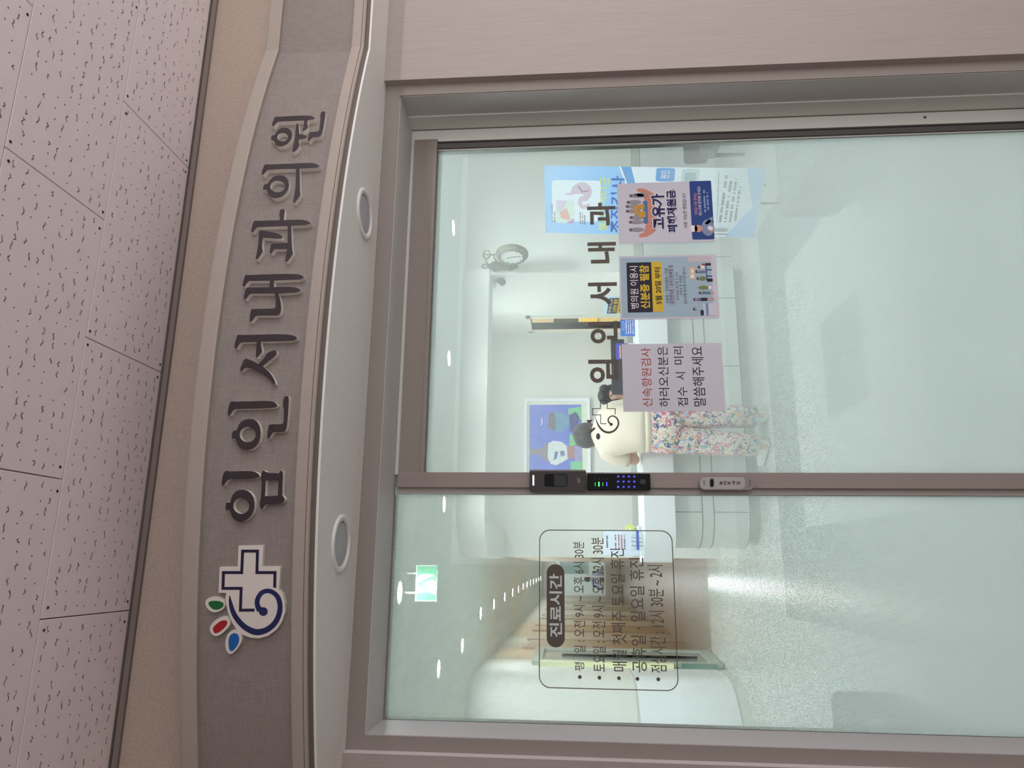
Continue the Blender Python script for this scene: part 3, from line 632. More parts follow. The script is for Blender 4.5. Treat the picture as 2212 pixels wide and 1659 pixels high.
# ------------------------------------------------------------------ devices on the stile
def pxbox(name, m, x0, x1, y0, y1, Yf, Yb, parent, bev=0):
    a = at(x0, y1, Yf); b = at(x1, y0, Yf); return box(name, m, a.x, b.x, Yf, Yb, b.z, a.z, parent, bev)
def pxplate(name, pts, x0, y0, sc, Yf, Yb, m, parent):
    def fr(p): return at(x0+p[0]/sc, y0+p[1]/sc, Yf)
    def bk(p): q = fr(p); return Vector((q.x, Yb, q.z))
    mb = MB().plate(pts, [], fr, bk, 0, 0); return mb.build(name, m, parent)
D6 = (1120, 1000, 4.096)
rd = thing('card_reader', at(1265, 1038, -.026), 'grey card reader with white light bar and black window, uppermost device on stile', 'card reader')
pxbox('housing', mat('reader_housing', (58,53,52), .45), 1144, 1265.5, 1016, 1061.5, -.052, -.0255, rd, .0015)
pxbox('face_ridge', mat('reader_ridge', (120,112,110), .35, metal=.4), 1144.5, 1264.5, 1014.6, 1017.5, -.053, -.03, rd)
pxplate('window', rrect(228, 432, 97, 210, 22), *D6, -.0525, -.0515, m_black, rd)
pxplate('window_step', rrect(315, 425, 104, 204, 14), *D6, -.0529, -.052, mat('window_deep', (6,6,8), .3), rd)
pxplate('light_bar', rrect(125, 139, 108, 200, 6), *D6, -.0525, -.0515, mat('led_white', (235,235,255), .5, emit=1.6), rd)
gtext('ADT', 1120+520/4.096, 1120+545/4.096, 1000+130/4.096, 1000+178/4.096, -.0523, mat('reader_print', (150,146,146), .5), rd, .01)
kp = thing('keypad', at(1404, 1040, -.026), 'black entry keypad with blue lit keys and green indicator below the card reader', 'keypad')
pxbox('housing', m_black, 1269.6, 1404.3, 1023, 1058.4, -.048, -.0255, kp, .0015)
kb = mat('led_blue', (52,52,235), .5, emit=1.4); ring = mat('key_ring', (22,26,96), .4, emit=.35); kw = mat('key_digit', (140,150,255), .5, emit=1.2)
digits = ['1','4','7','*','2','5','8','0','3','6','9','#']
for i, X in enumerate((882, 930, 977, 1025)):
    for j, Y in enumerate((212, 165, 120)):
        k_ = pxplate('key', ellipse(X, Y, 14, 14, 18), *D6, -.0486, -.0478, ring, kp)
        pxplate('key_light', ellipse(X, Y, 8, 5.5, 12), *D6, -.0490, -.0484, kb, k_)
        gtext(digits[j*4+i], 1120+(X-5)/4.096, 1120+(X+5)/4.096, 1000+(Y-3)/4.096, 1000+(Y+3)/4.096, -.0491, kw, k_, 0, 'digit')
for X, h, e, c in ((679,16,.35,(70,190,90)),(712,21,1.8,(90,255,130)),(746,16,.35,(70,190,90)),(781,19,1.5,(60,70,255))):
    pxplate('indicator', rrect(X-5, X+5, 188-h, 188+h, 4), *D6, -.0486, -.0478, mat('led_%d' % X, c, .5, emit=e), kp)
for X in (679, 712, 746, 781): pxplate('icon', rrect(X-4, X+4, 132, 150, 3), *D6, -.0484, -.0478, mat('icon_grey', (44,44,46), .5), kp)
pxplate('emblem', ellipse(1100, 165, 26, 22, 18), *D6, -.0484, -.0478, mat('emblem_dark', (30,30,32), .3), kp)
bl = thing('call_button', at(1630, 1043, -.026), 'long rounded grey call button plate with dark pill button, lowest device on the door stile', 'button')
pxplate('housing', rrect(1597, 2090, 113, 240, 58, 8), *D6, -.040, -.0255, mat('bell_rim', (140,134,134), .4), bl)
pxplate('face', rrect(1610, 2004, 125, 232, 34, 6), *D6, -.0415, -.0395, mat('bell_face', (172,168,168), .45), bl)
pxplate('push_bezel', rrect(1689, 1733, 132, 218, 21, 6), *D6, -.0422, -.0412, mat('bell_bezel', (138,134,134), .4), bl)
pxplate('push_button', rrect(1697, 1726, 142, 210, 14, 6), *D6, -.0434, -.0420, m_black, bl)
for i, ch in enumerate('눌러주세요'):
    X = 1775+i*38.5; gtext(ch, 1120+X/4.096, 1120+(X+29)/4.096, 1000+162/4.096, 1000+194/4.096, -.0418, k_ink, bl, .02)
gtext('PUSH', 1120+1636/4.096, 1120+1650/4.096, 1000+151/4.096, 1000+196/4.096, -.0418, g_ink, bl, .01)
pxplate('maker_mark', rrect(2045, 2052, 150, 210, 3), *D6, -.0403, -.0398, g_ink, bl)

# ------------------------------------------------------------------ clinic shell
ZI = 2.42; YP = 3.80; YB = 5.5; XC = 2.50
m_floor = mat('clinic_floor', (206,208,202), .16, noise=.03, nscale=1.2, spec=.5)
st(box('floor_clinic', m_floor, -3.4, 4.6, -.187, 6.2, -.05, 0))
st(box('floor_corridor', mat('corridor_floor', (136,122,110), .35, noise=.08, nscale=5, stretch=(4,.4,1)), -3.4, 3.0, 6.2, 26, -.05, 0))
fc_ = S_floor = bpy.data.objects['floor_clinic']
m_inlay = mat('grey_floor_tile', (140,147,146), .2, noise=.03, nscale=4, spec=.5); ti = None
for i in range(5):
    for j in range(5):
        if not (i in (0, 4) or j in (0, 4) or (i == 2 and j == 2)): continue
        x0 = 1.125+(i-2.5)*.584; y0 = 1.785+(j-2.5)*.584
        if ti is None: ti = box('floor_tile', m_inlay, x0+.001, x0+.583, y0+.001, y0+.583, 0, .0008, fc_)
        else:
            t = bpy.data.objects.new('floor_tile', ti.data); COL.objects.link(t); t.matrix_world = Matrix.Translation((x0+.292, y0+.292, .0004)); put(t, fc_)
st(box('ceiling_clinic', m_ceil, -3.4, 4.6, .06, 26, ZI, ZI+.06))
st(box('wall_left_inner', m_wall, -3.5, -3.4, 0, 8, 0, ZI))
st(box('wall_right_inner', m_wall, 4.6, 4.7, 0, 8, 0, ZI))
st(box('wall_header_inner', m_wall, -3.4, 4.6, .06, .10, 2.05, ZI))
st(box('wall_return_left', m_wall, -3.4, -.466, .055, .10, 0, 2.05)); st(box('wall_return_right', m_wall, 1.49, 4.6, .055, .10, 0, 2.05))
wp = st(box('wall_partition', m_wall, XC, 4.6, YP, YP+.08, .0, ZI))
box('dado_strip', mat('dado_grey', (196,200,194), .6), XC, 4.6, YP-.006, YP, .845, .925, wp); box('seam', m_seam, XC, 4.6, YP-.0075, YP-.006, .842, .846, wp)
box('lower_panel', m_wall2, XC, 4.6, YP-.008, YP, .09, .842, wp); box('seam', m_seam, 2.62, 2.625, YP-.0095, YP-.008, .09, .842, wp)
wb = st(box('wall_back', m_wall, .08, XC, YB, YB+.1, 0, ZI))
box('dado_strip', mat('dado_grey', (196,200,194), .6), .08, XC, YB-.006, YB, .80, .862, wb); box('seam', m_seam, .08, XC, YB-.0075, YB-.006, .797, .801, wb)
# reception side wall with a doorway into a lit back room
D0, D1, DZ = 4.95, 5.36, 1.90
ws = st(MB().box(XC, XC+.08, YP+.08, D0, 0, ZI).box(XC, XC+.08, D1, YB, 0, ZI).box(XC, XC+.08, D0, D1, DZ, ZI).build('wall_reception_side', m_wall))
for y in (D0-.05, D1): box('door_casing', mat('casing_cream', (226,224,208), .5), XC-.02, XC+.08, y, y+.05, 0, DZ+.04, ws)
box('door_casing', mat('casing_cream', (226,224,208), .5), XC-.02, XC+.08, D0-.05, D1+.05, DZ, DZ+.05, ws)
m_brw = mat('back_room_wall', (240,238,216), .7)
for q in ((XC+.08, 4.4, 4.2, 4.24), (XC+.08, 4.4, 6.9, 6.94), (4.36, 4.4, 4.24, 6.9), (XC+.08, XC+.12, YB, 6.9)): st(box('wall_back_room', m_brw, *q, 0, ZI))
cb = thing('storage_cabinet', (3.3, 6.4, 0), 'cream storage cabinet with pinned papers in the lit back room doorway', 'cabinet')
mcab = mat('cabinet_cream', (236,234,212), .5)
box('body', mcab, 2.66, 4.2, 6.3, 6.88, 0, 1.38, cb); box('door', mcab, 2.68, 3.3, 6.285, 6.3, .05, 1.05, cb); box('door', mcab, 3.31, 4.15, 6.285, 6.3, .05, 1.05, cb)
for x0, x1, z0, z1, c in ((2.72,2.98,1.15,1.36,(240,226,120)),(3.0,3.24,1.12,1.36,(240,226,226)),(3.26,3.5,1.13,1.36,(240,224,130)),(3.55,3.75,1.12,1.36,(240,238,236))):
    box('pinned_paper', mat('paper_%d' % (x0*100), c, .7), x0, x1, 6.28, 6.285, z0, z1, cb)
for x, lab in ((2.95, 'black storage box on the cream cabinet in the back room'), (3.45, 'brown cardboard box on the cream cabinet in the back room')):
    t = thing('storage_box', (x, 6.55, 1.38), lab, 'box'); c = (34,34,36) if x < 3 else (150,124,90); mm = mat('boxm%d' % (x*100), c, .6)
    box('body', mm, x-.19, x+.19, 6.42, 6.7, 1.38, 1.66, t, .006); box('lid', mm, x-.2, x+.2, 6.41, 6.71, 1.655, 1.69, t, .004)
# bowed bulkhead over the counter, rounded at its free end
BX0, BY, BR = .06, 3.68, .42
def rounded_end(x0, yf, r, x1, yb, n=14):
    P = [(x1, yf)]; P += [(x0+r-r*math.sin(math.pi/2*i/n), yf+r-r*math.cos(math.pi/2*i/n)) for i in range(n+1)]
    return P+[(x0, yb), (x1, yb)]
def prism(mb, pts, z0, z1, k=0): return mb.plate(pts, [], lambda p: (p[0], p[1], z1), lambda p: (p[0], p[1], z0), k, k)
def band_outline(e): return rounded_end(BX0-e, BY-e, BR, XC, YB)[:-2]+[(BX0+.30, YB)]+[(BX0+.30+.12-.12*math.sin(math.pi/2*i/8), BY+.30+.12-.12*math.cos(math.pi/2*i/8)) for i in range(8, -1, -1)]+[(XC, BY+.30)]
bh = st(prism(MB(), band_outline(0)[:-10-1]+[(BX0, YB)]+band_outline(0)[-11:], 2.19, ZI).build('bulkhead', m_wall)); bh['label'] = 'white bulkhead above the reception desk'
# left block of the clinic with a rounded corner into the corridor
lw = st(prism(MB(), [(-.98, 6.0), (-.98, 4.95)]+[(-1.58+.6*math.cos(math.pi/2*i/16), 4.95-.6*math.sin(math.pi/2*i/16)) for i in range(1, 17)]+[(-3.4, 4.35), (-3.4, 6.0)], 0, ZI).build('wall_corner_block', m_wall))
prism(MB(), [(-.965, 5.4), (-.965, 4.95)]+[(-1.58+.615*math.cos(math.pi/2*i/16), 4.95-.615*math.sin(math.pi/2*i/16)) for i in range(1, 17)]+[(-3.4, 4.335), (-3.4, 5.4)], .1, .93).build('lower_panel', m_white, lw)
prism(MB(), [(-.97, 5.4), (-.97, 4.95)]+[(-1.58+.61*math.cos(math.pi/2*i/16), 4.95-.61*math.sin(math.pi/2*i/16)) for i in range(1, 17)]+[(-3.4, 4.34), (-3.4, 5.4)], .93, .95).build('dado_strip', mat('dado_grey', (196,200,194), .6), lw)
# corridor walls and end
m_cor = mat('corridor_wall', (200,191,177), .6, noise=.03, nscale=3)
wc = st(box('wall_corridor_left', m_cor, -1.2, -1.0, 6.0, 22, 0, ZI)); st(box('wall_corridor_right', m_cor, .10, .3, 5.6, 22, 0, ZI))
for i, y in enumerate((7.2, 9.6, 12.2, 15.2, 18)):
    dr = st(box('door_%d' % (i+2), mat('corridor_door', (184,166,142), .5), -1.0, -.985, y, y+.95, 0, 2.05)); box('handle', m_steel, -.985, -.94, y+.85, y+.88, .98, 1.0, dr)
    box('casing', mat('casing_tan', (176,160,138), .5), -1.0, -.975, y-.06, y, 0, 2.1, dr); box('casing', mat('casing_tan', (176,160,138), .5), -1.0, -.975, y+.95, y+1.01, 0, 2.1, dr)
we = st(MB().box(-1.0, .1, 21.4, 21.5, 0, .42).box(-1.0, .1, 21.4, 21.5, 1.95, ZI).box(-1.0, -.92, 21.4, 21.5, .42, 1.95).build('wall_corridor_end', m_cor))
wn = st(thing('window_2', (-.4, 21.42, .42), 'glazed screen at the far end of the corridor', 'window')); del wn['category']
for x0, x1, z0, z1 in ((-.92,.1,.42,.47),(-.92,.1,1.88,1.95),(-.92,-.87,.47,1.88),(-.36,-.31,.47,1.88)): box('frame', m_alu, x0, x1, 21.4, 21.46, z0, z1, wn)
box('pane', m_glass, -.87, -.36, 21.43, 21.436, .47, 1.88, wn); box('pane', m_glass, -.31, .1, 21.43, 21.436, .47, 1.88, wn)
st(MB().box(-3.3, 3, 24.6, 24.7, 0, ZI).box(-3.4, -3.3, 21.5, 24.7, 0, ZI).box(3.0, 3.1, 21.5, 24.7, 0, ZI).build('wall_far_room', mat('far_room_wall', (232,240,236), .6)))
st(box('wall_far_panel', mat('far_room_green', (150,178,172), .6), -.3, .6, 24.55, 24.6, .9, 1.9))

# ------------------------------------------------------------------ clinic ceiling downlights
def emat(name, rgb, s):
    m = bpy.data.materials.new(name); m.use_nodes = True; nt = m.node_tree; nt.nodes.clear()
    e = nt.nodes.new('ShaderNodeEmission'); e.inputs[0].default_value = (*lin(rgb), 1); e.inputs[1].default_value = s
    o = nt.nodes.new('ShaderNodeOutputMaterial'); nt.links.new(e.outputs[0], o.inputs[0]); m.cycles.emission_sampling = 'FRONT'; return m
e_cool = emat('lamp_cool', (242,251,255), LAMP_L); e_warm = emat('lamp_warm', (255,226,186), LAMP_L*.8)
def downlight(x, y, warm, label, grp, r=.058):
    d = thing('ceiling_downlight', (x, y, ZI), label, 'downlight', grp); n = 20
    mb = MB(); prof = [(r+.016, ZI), (r+.014, ZI-.004), (r, ZI-.004), (r-.002, ZI)]
    for i in range(n):
        for q, z in prof: mb.v.append(Vector((x+q*math.cos(2*math.pi*i/n), y+q*math.sin(2*math.pi*i/n), z)))
    for i in range(n):
        for j in range(3): mb.f.append((i*4+j, i*4+j+1, (i+1) % n*4+j+1, (i+1) % n*4+j)); mb.k.append(0)
    mb.build('trim_ring', m_ring, d)
    pts = ellipse(x, y, r, r, 10); mesh_obj('diffuser', [(p[0], p[1], ZI-.0025) for p in pts], [tuple(reversed(range(10)))], e_warm if warm else e_cool, d)
    return d
for i, x in enumerate((2.614, 1.524, .419, -.705)):
    downlight(x, 3.09, False, ('lit ceiling downlight above the wall clock', 'lit ceiling downlight in front of the desk, above the framed painting', 'lit ceiling downlight seen beside the door stile', 'lit ceiling downlight near the rounded left wall')[i], 'downlights in front of the reception desk')
downlight(-.153, 1.80, False, 'lit ceiling downlight beside the green exit sign', 'downlights nearest the entrance')
for x, wd in ((-1.3, 'far left'), (.95, 'middle'), (2.05, 'right of middle'), (3.15, 'far right')): downlight(x, 1.80, False, 'lit ceiling downlight hidden by the door header, %s of the second row' % wd, 'downlights nearest the entrance')
for x, wd in ((.9, 'left'), (1.9, 'right')): downlight(x, .75, False, 'lit ceiling downlight just inside the door header, %s of the pair' % wd, 'downlights just inside the door')
downlight(-.668, 4.21, False, 'lit ceiling downlight where the corridor opens', 'corridor mouth downlight')
for i, (x, y) in enumerate(((-.485,5.46),(-.46,6.76),(-.44,8.2),(-.43,9.6),(-.42,10.9),(-.41,12.2),(-.40,13.5),(-.40,14.8),(-.40,16.1),(-.40,17.6),(-.40,19.2),(-.4,20.6))):
    downlight(x, y, i in (1, 3, 4), 'lit corridor downlight, %s of the receding row counted from the clinic' % ('first','second','third','fourth','fifth','sixth','seventh','eighth','ninth','tenth','eleventh','last')[i], 'row of corridor downlights', .06)
downlight(3.0, 5.2, True, 'lit downlight inside the back room, nearer its doorway', 'back room downlights'); downlight(3.0, 5.9, True, 'lit downlight inside the back room, above the cabinet', 'back room downlights'); downlight(3.7, 5.6, True, 'lit downlight inside the back room, deepest from its doorway', 'back room downlights'); downlight(-.9, 23.3, False, 'lit downlight in the far glazed room, left of the seated person', 'far room downlights'); downlight(0.6, 23, False, 'lit downlight in the far glazed room, right of the seated person', 'far room downlights')
for x, wd in ((.9, 'left'), (1.9, 'right')):    # added out of view behind the bulkhead to brighten the reception recess
    d = thing('recess_fill_lamp', (x, 4.6, ZI), 'added fill lamp concealed behind the bulkhead band, %s of the pair' % wd, 'downlight', 'added fill lamps behind the bulkhead')
    pts = ellipse(x, 4.6, .058, .058, 10); mesh_obj('diffuser', [(p[0], p[1], ZI-.0045) for p in pts], [tuple(reversed(range(10)))], emat('fill_recess', (242,251,255), LAMP_L), d)
    mb = MB(); mb.loft([((x, 4.6, ZI), .074, .074), ((x, 4.6, ZI-.003), .070, .070)], n=20); mb.build('trim_ring', m_ring, d)
# hallway lamps behind the viewer
e_hall = emat('hall_lamp', (255,242,240), HALL_L)
for x, y, lab in ((2.3, -1.9, 'long ceiling panel lamp in the hallway, right of the door'), (-1.6, -3.6, 'long ceiling panel lamp in the hallway, left of the door')):
    d = thing('hall_panel_lamp', (x, y, ZC), lab, 'ceiling lamp', 'hallway panel lamps')
    mb = MB(); mb.box(x-.62, x+.62, y-.17, y-.15, ZC-.03, ZC).box(x-.62, x+.62, y+.15, y+.17, ZC-.03, ZC).box(x-.62, x-.6, y-.15, y+.15, ZC-.03, ZC).box(x+.6, x+.62, y-.15, y+.15, ZC-.03, ZC); mb.build('frame', m_ring, d)
    mesh_obj('diffuser', [(x-.6, y-.15, ZC-.024), (x+.6, y-.15, ZC-.024), (x+.6, y+.15, ZC-.024), (x-.6, y+.15, ZC-.024)], [(0, 3, 2, 1)], e_hall, d)

# ------------------------------------------------------------------ exit sign
ex = thing('exit_sign', (-.105, 1.9, ZI), 'green and white running figure exit sign hanging from the clinic ceiling', 'exit sign')
a = at(898, 1297, 1.9); b = at(944, 1223, 1.9)
box('case', mat('exit_case', (190,206,196), .5), a.x-.004, b.x+.004, 1.9, 1.93, b.z-.004, a.z+.004, ex)
for x in (a.x+.04, b.x-.04): box('hanger', m_steel, x-.004, x+.004, 1.912, 1.92, a.z, ZI, ex)
SE = Sheet((a.x, 1.9, a.z), (1, 0, 0), (0, 0, 1), b.x-a.x, a.z-b.z, ex)
eg = mat('exit_green', (44,124,80), .6); ew = mat('exit_white', (176,186,180), .6)
SE.rect(0, 1, 0, 1, eg, 1, 'panel')
cx = lambda X, Y: ((1310-Y)/410, (X-310)/270)
SE.poly([cx(*q) for q in [(360,1000),(530,995),(575,1060),(575,1255),(520,1215),(315,1210),(318,1060)]], ew, 2, 'doorway_shape')
SE.poly([cx(*q) for q in [(330,1090),(375,1080),(520,1020),(570,1070),(568,1095),(520,1050),(390,1110),(455,1130),(462,1250),(425,1240),(432,1155),(340,1140),(318,1110)]], eg, 3, 'running_figure')
SE.poly([cx(*q) for q in ellipse(322, 1188, 14, 14, 12)], eg, 3, 'running_figure')

# ------------------------------------------------------------------ reception desk
desk = thing('reception_desk', (1.27, 3.7, 0), 'white reception desk with thick overhanging top band and rounded free end', 'desk')
def slab(x0, yf, r, yb, z0, z1, name, m, x1=XC-.002): return prism(MB(), rounded_end(x0, yf, r, x1, yb), z0, z1).build(name, m, desk)
slab(.03, 3.60, .30, 4.12, .688, .925, 'top_band', m_white)
slab(.15, 3.74, .26, 4.10, .085, .688, 'body', m_wall2); slab(.19, 3.80, .24, 4.1, 0, .085, 'plinth', mat('plinth_grey', (206,210,206), .5))
for z in (.365, .455): slab(.1475, 3.7375, .2625, 4.1, z-.0035, z+.0035, 'groove', m_seam)
slab(.1475, 3.7375, .2625, 4.1, .083, .089, 'groove', m_seam)
for x in (.42, 1.02, 1.62, 2.22): box('panel_seam', m_seam, x-.003, x+.003, 3.7370, 3.74, .46, .688, desk); box('panel_seam', m_seam, x-.003, x+.003, 3.7370, 3.74, .09, .36, desk)
box('work_top', mat('desk_grey', (186,190,190), .5), .5, XC-.002, 4.12, 4.55, .70, .735, desk)
# monitor, leaflets and notices on the desk
mo = thing('desk_monitor', at(1400, 790, 4.2), 'wide black monitor seen from behind on the reception desk', 'monitor')
a = at(1322, 852, 4.2); b = at(1352, 733, 4.2)
box('screen_back', mat('monitor_back', (40,42,48), .5), a.x, b.x, 4.19, 4.225, 1.0, a.z, mo, .004); box('neck', m_black, (a.x+b.x)/2-.03, (a.x+b.x)/2+.03, 4.22, 4.25, .75, 1.1, mo); box('foot', m_black, (a.x+b.x)/2-.12, (a.x+b.x)/2+.12, 4.15, 4.35, .735, .75, mo)
m_acry = mat('acrylic', (220,232,236), .1, alpha=.25)
ls = thing('leaflet_holder', at(1395, 757, 3.95), 'purple topped leaflet in a holder before the black monitor', 'leaflet')
a = at(1331, 776, 3.95); b = at(1394, 741, 3.95); box('leaflet', mat('leaflet_purple', (70,74,168), .5), a.x, b.x, 3.95, 3.954, .985, a.z, ls); box('leaflet_foot', w_ink, a.x, b.x, 3.95, 3.954, .925, .985, ls)
for z in (a.z-.03,): box('title_strip', mat('leaflet_orange', (226,170,110), .5), a.x+.01, b.x-.02, 3.949, 3.95, z-.012, z, ls)
bn = thing('blue_notice_stand', at(1395, 707, 3.92), 'small blue notice with white lettering in a stand on the reception desk', 'notice')
a = at(1341, 726, 3.92); b = at(1376, 683, 3.92); box('plate', mat('notice_blue', (46,104,190), .5), a.x, b.x, 3.92, 3.926, b.z, a.z, bn); box('stand', m_acry, a.x-.005, b.x+.005, 3.927, 3.932, .925, a.z, bn); box('foot', m_acry, a.x, b.x, 3.90, 3.96, .925, .93, bn)
SB = Sheet((a.x, 3.92, a.z), (1, 0, 0), (0, 0, 1), b.x-a.x, a.z-b.z, bn)
for b0 in (.30, .43, .56, .70, .84): fine_print(SB, .1, .88, b0, b0+.07, w_ink)
SB.poly(rrect(.3, .75, .1, .22, .05), w_ink, 1, 'title_pill'); SB.poly(rrect(.32, .73, .115, .205, .04), mat('notice_blue', (46,104,190), .5), 2, 'title_pill')
# small copy of the blue-and-yellow notice on the reception side wall
idn = thing('wall_notice', (XC-.003, 4.5, 1.1), 'small copy of the black and yellow notice on the reception side wall', 'poster')
a = onx(1305, 640, XC-.002); b = onx(1305, 681, XC-.002)
y0, y1 = a.y, b.y; zt = onx(1306, 660, XC-.002).z; zb = zt-.42
SI = Sheet((XC-.004, y1, zt), (0, -1, 0), (0, 0, 1), y1-y0, zt-zb, idn)
box('paper', mat('notice_pale', (206,230,240), .6), XC-.004, XC, y0, y1, zb, zt, idn)
SI.rect(.1, .92, .08, .31, mat('poster_night', (34,32,52), .6), 1); SI.rect(.1, .92, .31, .42, y_ink, 1); SI.text('병의원 이용시', .15, .87, .1, .18, w_ink, 2, .01); SI.text('신분증 필참', .15, .87, .2, .29, y_ink, 2, .03); SI.text('5월 20일 부터', .2, .82, .335, .395, k_ink, 2, .01)
# paper in acrylic stand and a clear box of pens at the rounded end
ps = thing('paper_stand', at(1390, 1172, 3.80), 'white printed sheet in a clear acrylic stand at the rounded desk end', 'paper stand')
a = at(1303, 1199, 3.80); b = at(1376, 1147, 3.80)
box('sheet', mat('sheet_white', (226,234,248), .6), a.x, b.x, 3.80, 3.803, .955, a.z, ps); box('holder', m_acry, a.x-.008, b.x+.008, 3.804, 3.808, .925, a.z+.004, ps); box('foot', m_acry, a.x-.008, b.x+.008, 3.79, 3.83, .925, .929, ps)
SP = Sheet((a.x, 3.80, a.z), (1, 0, 0), (0, 0, 1), b.x-a.x, a.z-.955, ps)
fine_print(SP, .3, .8, .09, .14, g_ink)
for b0, c in ((.33, g_ink), (.42, r_ink), (.5, r_ink), (.58, g_ink)): fine_print(SP, .22, .85, b0, b0+.04, c)
pb = thing('pen_box', at(1393, 1165, 3.72), 'clear plastic box with a blue band and pens beside the paper stand', 'box')
a = at(1366, 1188, 3.72); b = at(1385, 1147, 3.72)
for q in ((a.x, b.x, 3.70, 3.704), (a.x, b.x, 3.776, 3.78), (a.x, a.x+.004, 3.704, 3.776), (b.x-.004, b.x, 3.704, 3.776)): box('side', m_acry, *q, .925, a.z, pb)
box('band', mat('band_blue', (60,92,190), .5), a.x, b.x, 3.698, 3.70, .965, .985, pb)
for i in range(4): MB().tube([(a.x+.03+i*.03, 3.74, .93), (a.x+.035+i*.032, 3.745, 1.02)], .004).build('pen', [k_ink, n_ink, r_ink, w_ink][i], pb)
fl = thing('yellow_flower', at(1393, 1143, 3.90), 'pale yellow flower ornament behind the paper stand', 'ornament')
c = at(1361, 1143, 3.90); mb = MB()
for i in range(6): mb.ball((c.x+.022*math.cos(i*math.pi/3), c.y, c.z+.022*math.sin(i*math.pi/3)), .02, .012, .02, 0, 10, 6)
mb.build('petals', mat('flower_yellow', (222,226,120), .6), fl, True); MB().ball((c.x, c.y-.012, c.z), .013, .008, .013).build('centre', mat('flower_centre', (236,236,200), .6), fl, True)
MB().tube([(c.x, c.y, .95), (c.x, c.y, c.z)], .003).build('stem', mat('stem_green', (96,130,70), .6), fl); MB().loft([((c.x, c.y, .925), .022, .022), ((c.x, c.y, .96), .028, .028)]).build('pot', m_white, fl, True)

# ------------------------------------------------------------------ framed painting on the back wall (generic still life)
pt = thing('framed_painting', at(1275, 940, YB-.03), 'framed painting of vessels on a blue ground hanging behind the desk', 'painting')
a = at(1131, 1024+18, YB-.03); b = at(1274, 860, YB-.03)
W_, H_ = b.x-a.x, a.z-b.z; fw = .035
for q in ((a.x, b.x, a.z-fw, a.z), (a.x, b.x, b.z, b.z+fw)): box('frame_bar', m_white, q[0], q[1], YB-.035, YB, q[2], q[3], pt)
for q in ((a.x, a.x+fw), (b.x-fw, b.x)): box('frame_bar', m_white, q[0], q[1], YB-.035, YB, b.z+fw, a.z-fw, pt)
box('mount', mat('mount_cream', (222,222,206), .7), a.x+fw, b.x-fw, YB-.02, YB, b.z+fw, a.z-fw, pt)
P0 = at(1143, 1042, YB-.02); P1 = at(1256, 874, YB-.02)
SPt = Sheet((a.x+.075, YB-.02, P0.z), (1, 0, 0), (0, 0, 1), P1.x-a.x-.075, P0.z-P1.z, pt)
pz = lambda X, Y: ((1440-Y)/1070, (X-155)/790)          # from the enlarged view
SPt.rect(0, 1, 0, 1, mat('art_blue', (96,118,208), .7, noise=.12, nscale=9), 1, 'painted_ground')
for nm, q, c, l in (('painted_patch', [(745,430),(945,400),(945,600),(745,520)], (120,196,140), 2), ('painted_patch', [(760,820),(840,830),(910,900),(900,1000),(760,1000)], (116,200,130), 2), ('painted_patch', [(820,1000),(945,960),(950,1230),(840,1225)], (150,150,196), 2),
    ('painted_patch', [(770,1235),(950,1225),(950,1440),(770,1440)], (120,200,150), 2), ('painted_vessel', [(440,960),(520,920),(640,940),(720,1000),(730,1200),(640,1250),(560,1290),(480,1270),(430,1180)], (222,228,226), 3), ('painted_neck', [(155,1050),(330,1040),(400,960),(445,950),(440,1250),(400,1230),(300,1130),(160,1120)], (140,128,136), 2),
    ('painted_base', [(725,1000),(830,1000),(835,1190),(725,1200)], (170,120,120), 3), ('painted_vessel', [(530,480),(620,480),(720,520),(790,600),(760,690),(680,770),(540,790),(560,640)], (92,148,178), 3), ('painted_rim', [(450,490),(540,500),(560,640),(540,780),(440,720)], (104,100,110), 3), ('painted_foot', [(760,530),(860,480),(910,560),(880,800),(770,780)], (70,70,126), 3),
    ('painted_mark', [(540,1080),(590,1090),(570,1180),(520,1220)], (90,120,190), 4), ('painted_mark', [(610,1080),(680,1070),(690,1140),(630,1160)], (100,124,170), 4), ('painted_moon', [(330,580),(355,600),(350,660),(325,690),(340,640)], (226,232,226), 3)):
    SPt.poly([pz(*p) for p in q], mat(nm+'_%d%d%d' % c, c, .7, noise=.1, nscale=30), l, nm)

# ------------------------------------------------------------------ double sided clock on the partition corner
ck = thing('wall_clock', at(1105, 585, YP-.12), 'ornate double sided station clock hanging from a scrolled bracket on the partition wall', 'clock')
c = at(1106, 549, YP-.25); ang = math.radians(-62)    # dial faces mostly along the wall
e1 = Vector((math.cos(ang), math.sin(ang), 0)); nn = Vector((-.985, -.17, 0)); e1 = Vector((-nn.y, nn.x, 0))
m_br = mat('aged_bronze', (88,84,66), .5, metal=.3, noise=.2, nscale=60)
RC = .140; m_br2 = mat('pale_relief', (150,146,126), .5)
def disc(cen, r0, r1, t0, t1, name, m, n=36):
    mb = MB()
    ring_ = [(r0, t0), (r1, t0*.4+t1*.6), (r1*1.0, t1)]
    for i in range(n):
        d = e1*math.cos(2*math.pi*i/n)+Vector((0, 0, 1))*math.sin(2*math.pi*i/n)
        for q, t in ((r0, t0), (r0+(r1-r0)*.45, t0*.9), (r1, .008), (r1, -.008), (r0, t1)): mb.v.append(cen+d*q+nn*t)
    for i in range(n):
        for j in range(4): mb.f.append((i*5+j, i*5+j+1, (i+1) % n*5+j+1, (i+1) % n*5+j)); mb.k.append(0)
    return mb.build(name, m, ck, True)
disc(c, .095, RC, .034, -.034, 'case_rim', m_br); mb = MB(); n = 36
mesh_obj('dial', [c+nn*.030+(e1*math.cos(2*math.pi*i/n)+Vector((0,0,1))*math.sin(2*math.pi*i/n)*1)*.098 for i in range(n)], [tuple(range(n))], mat('dial_white', (226,230,228), .5), ck)
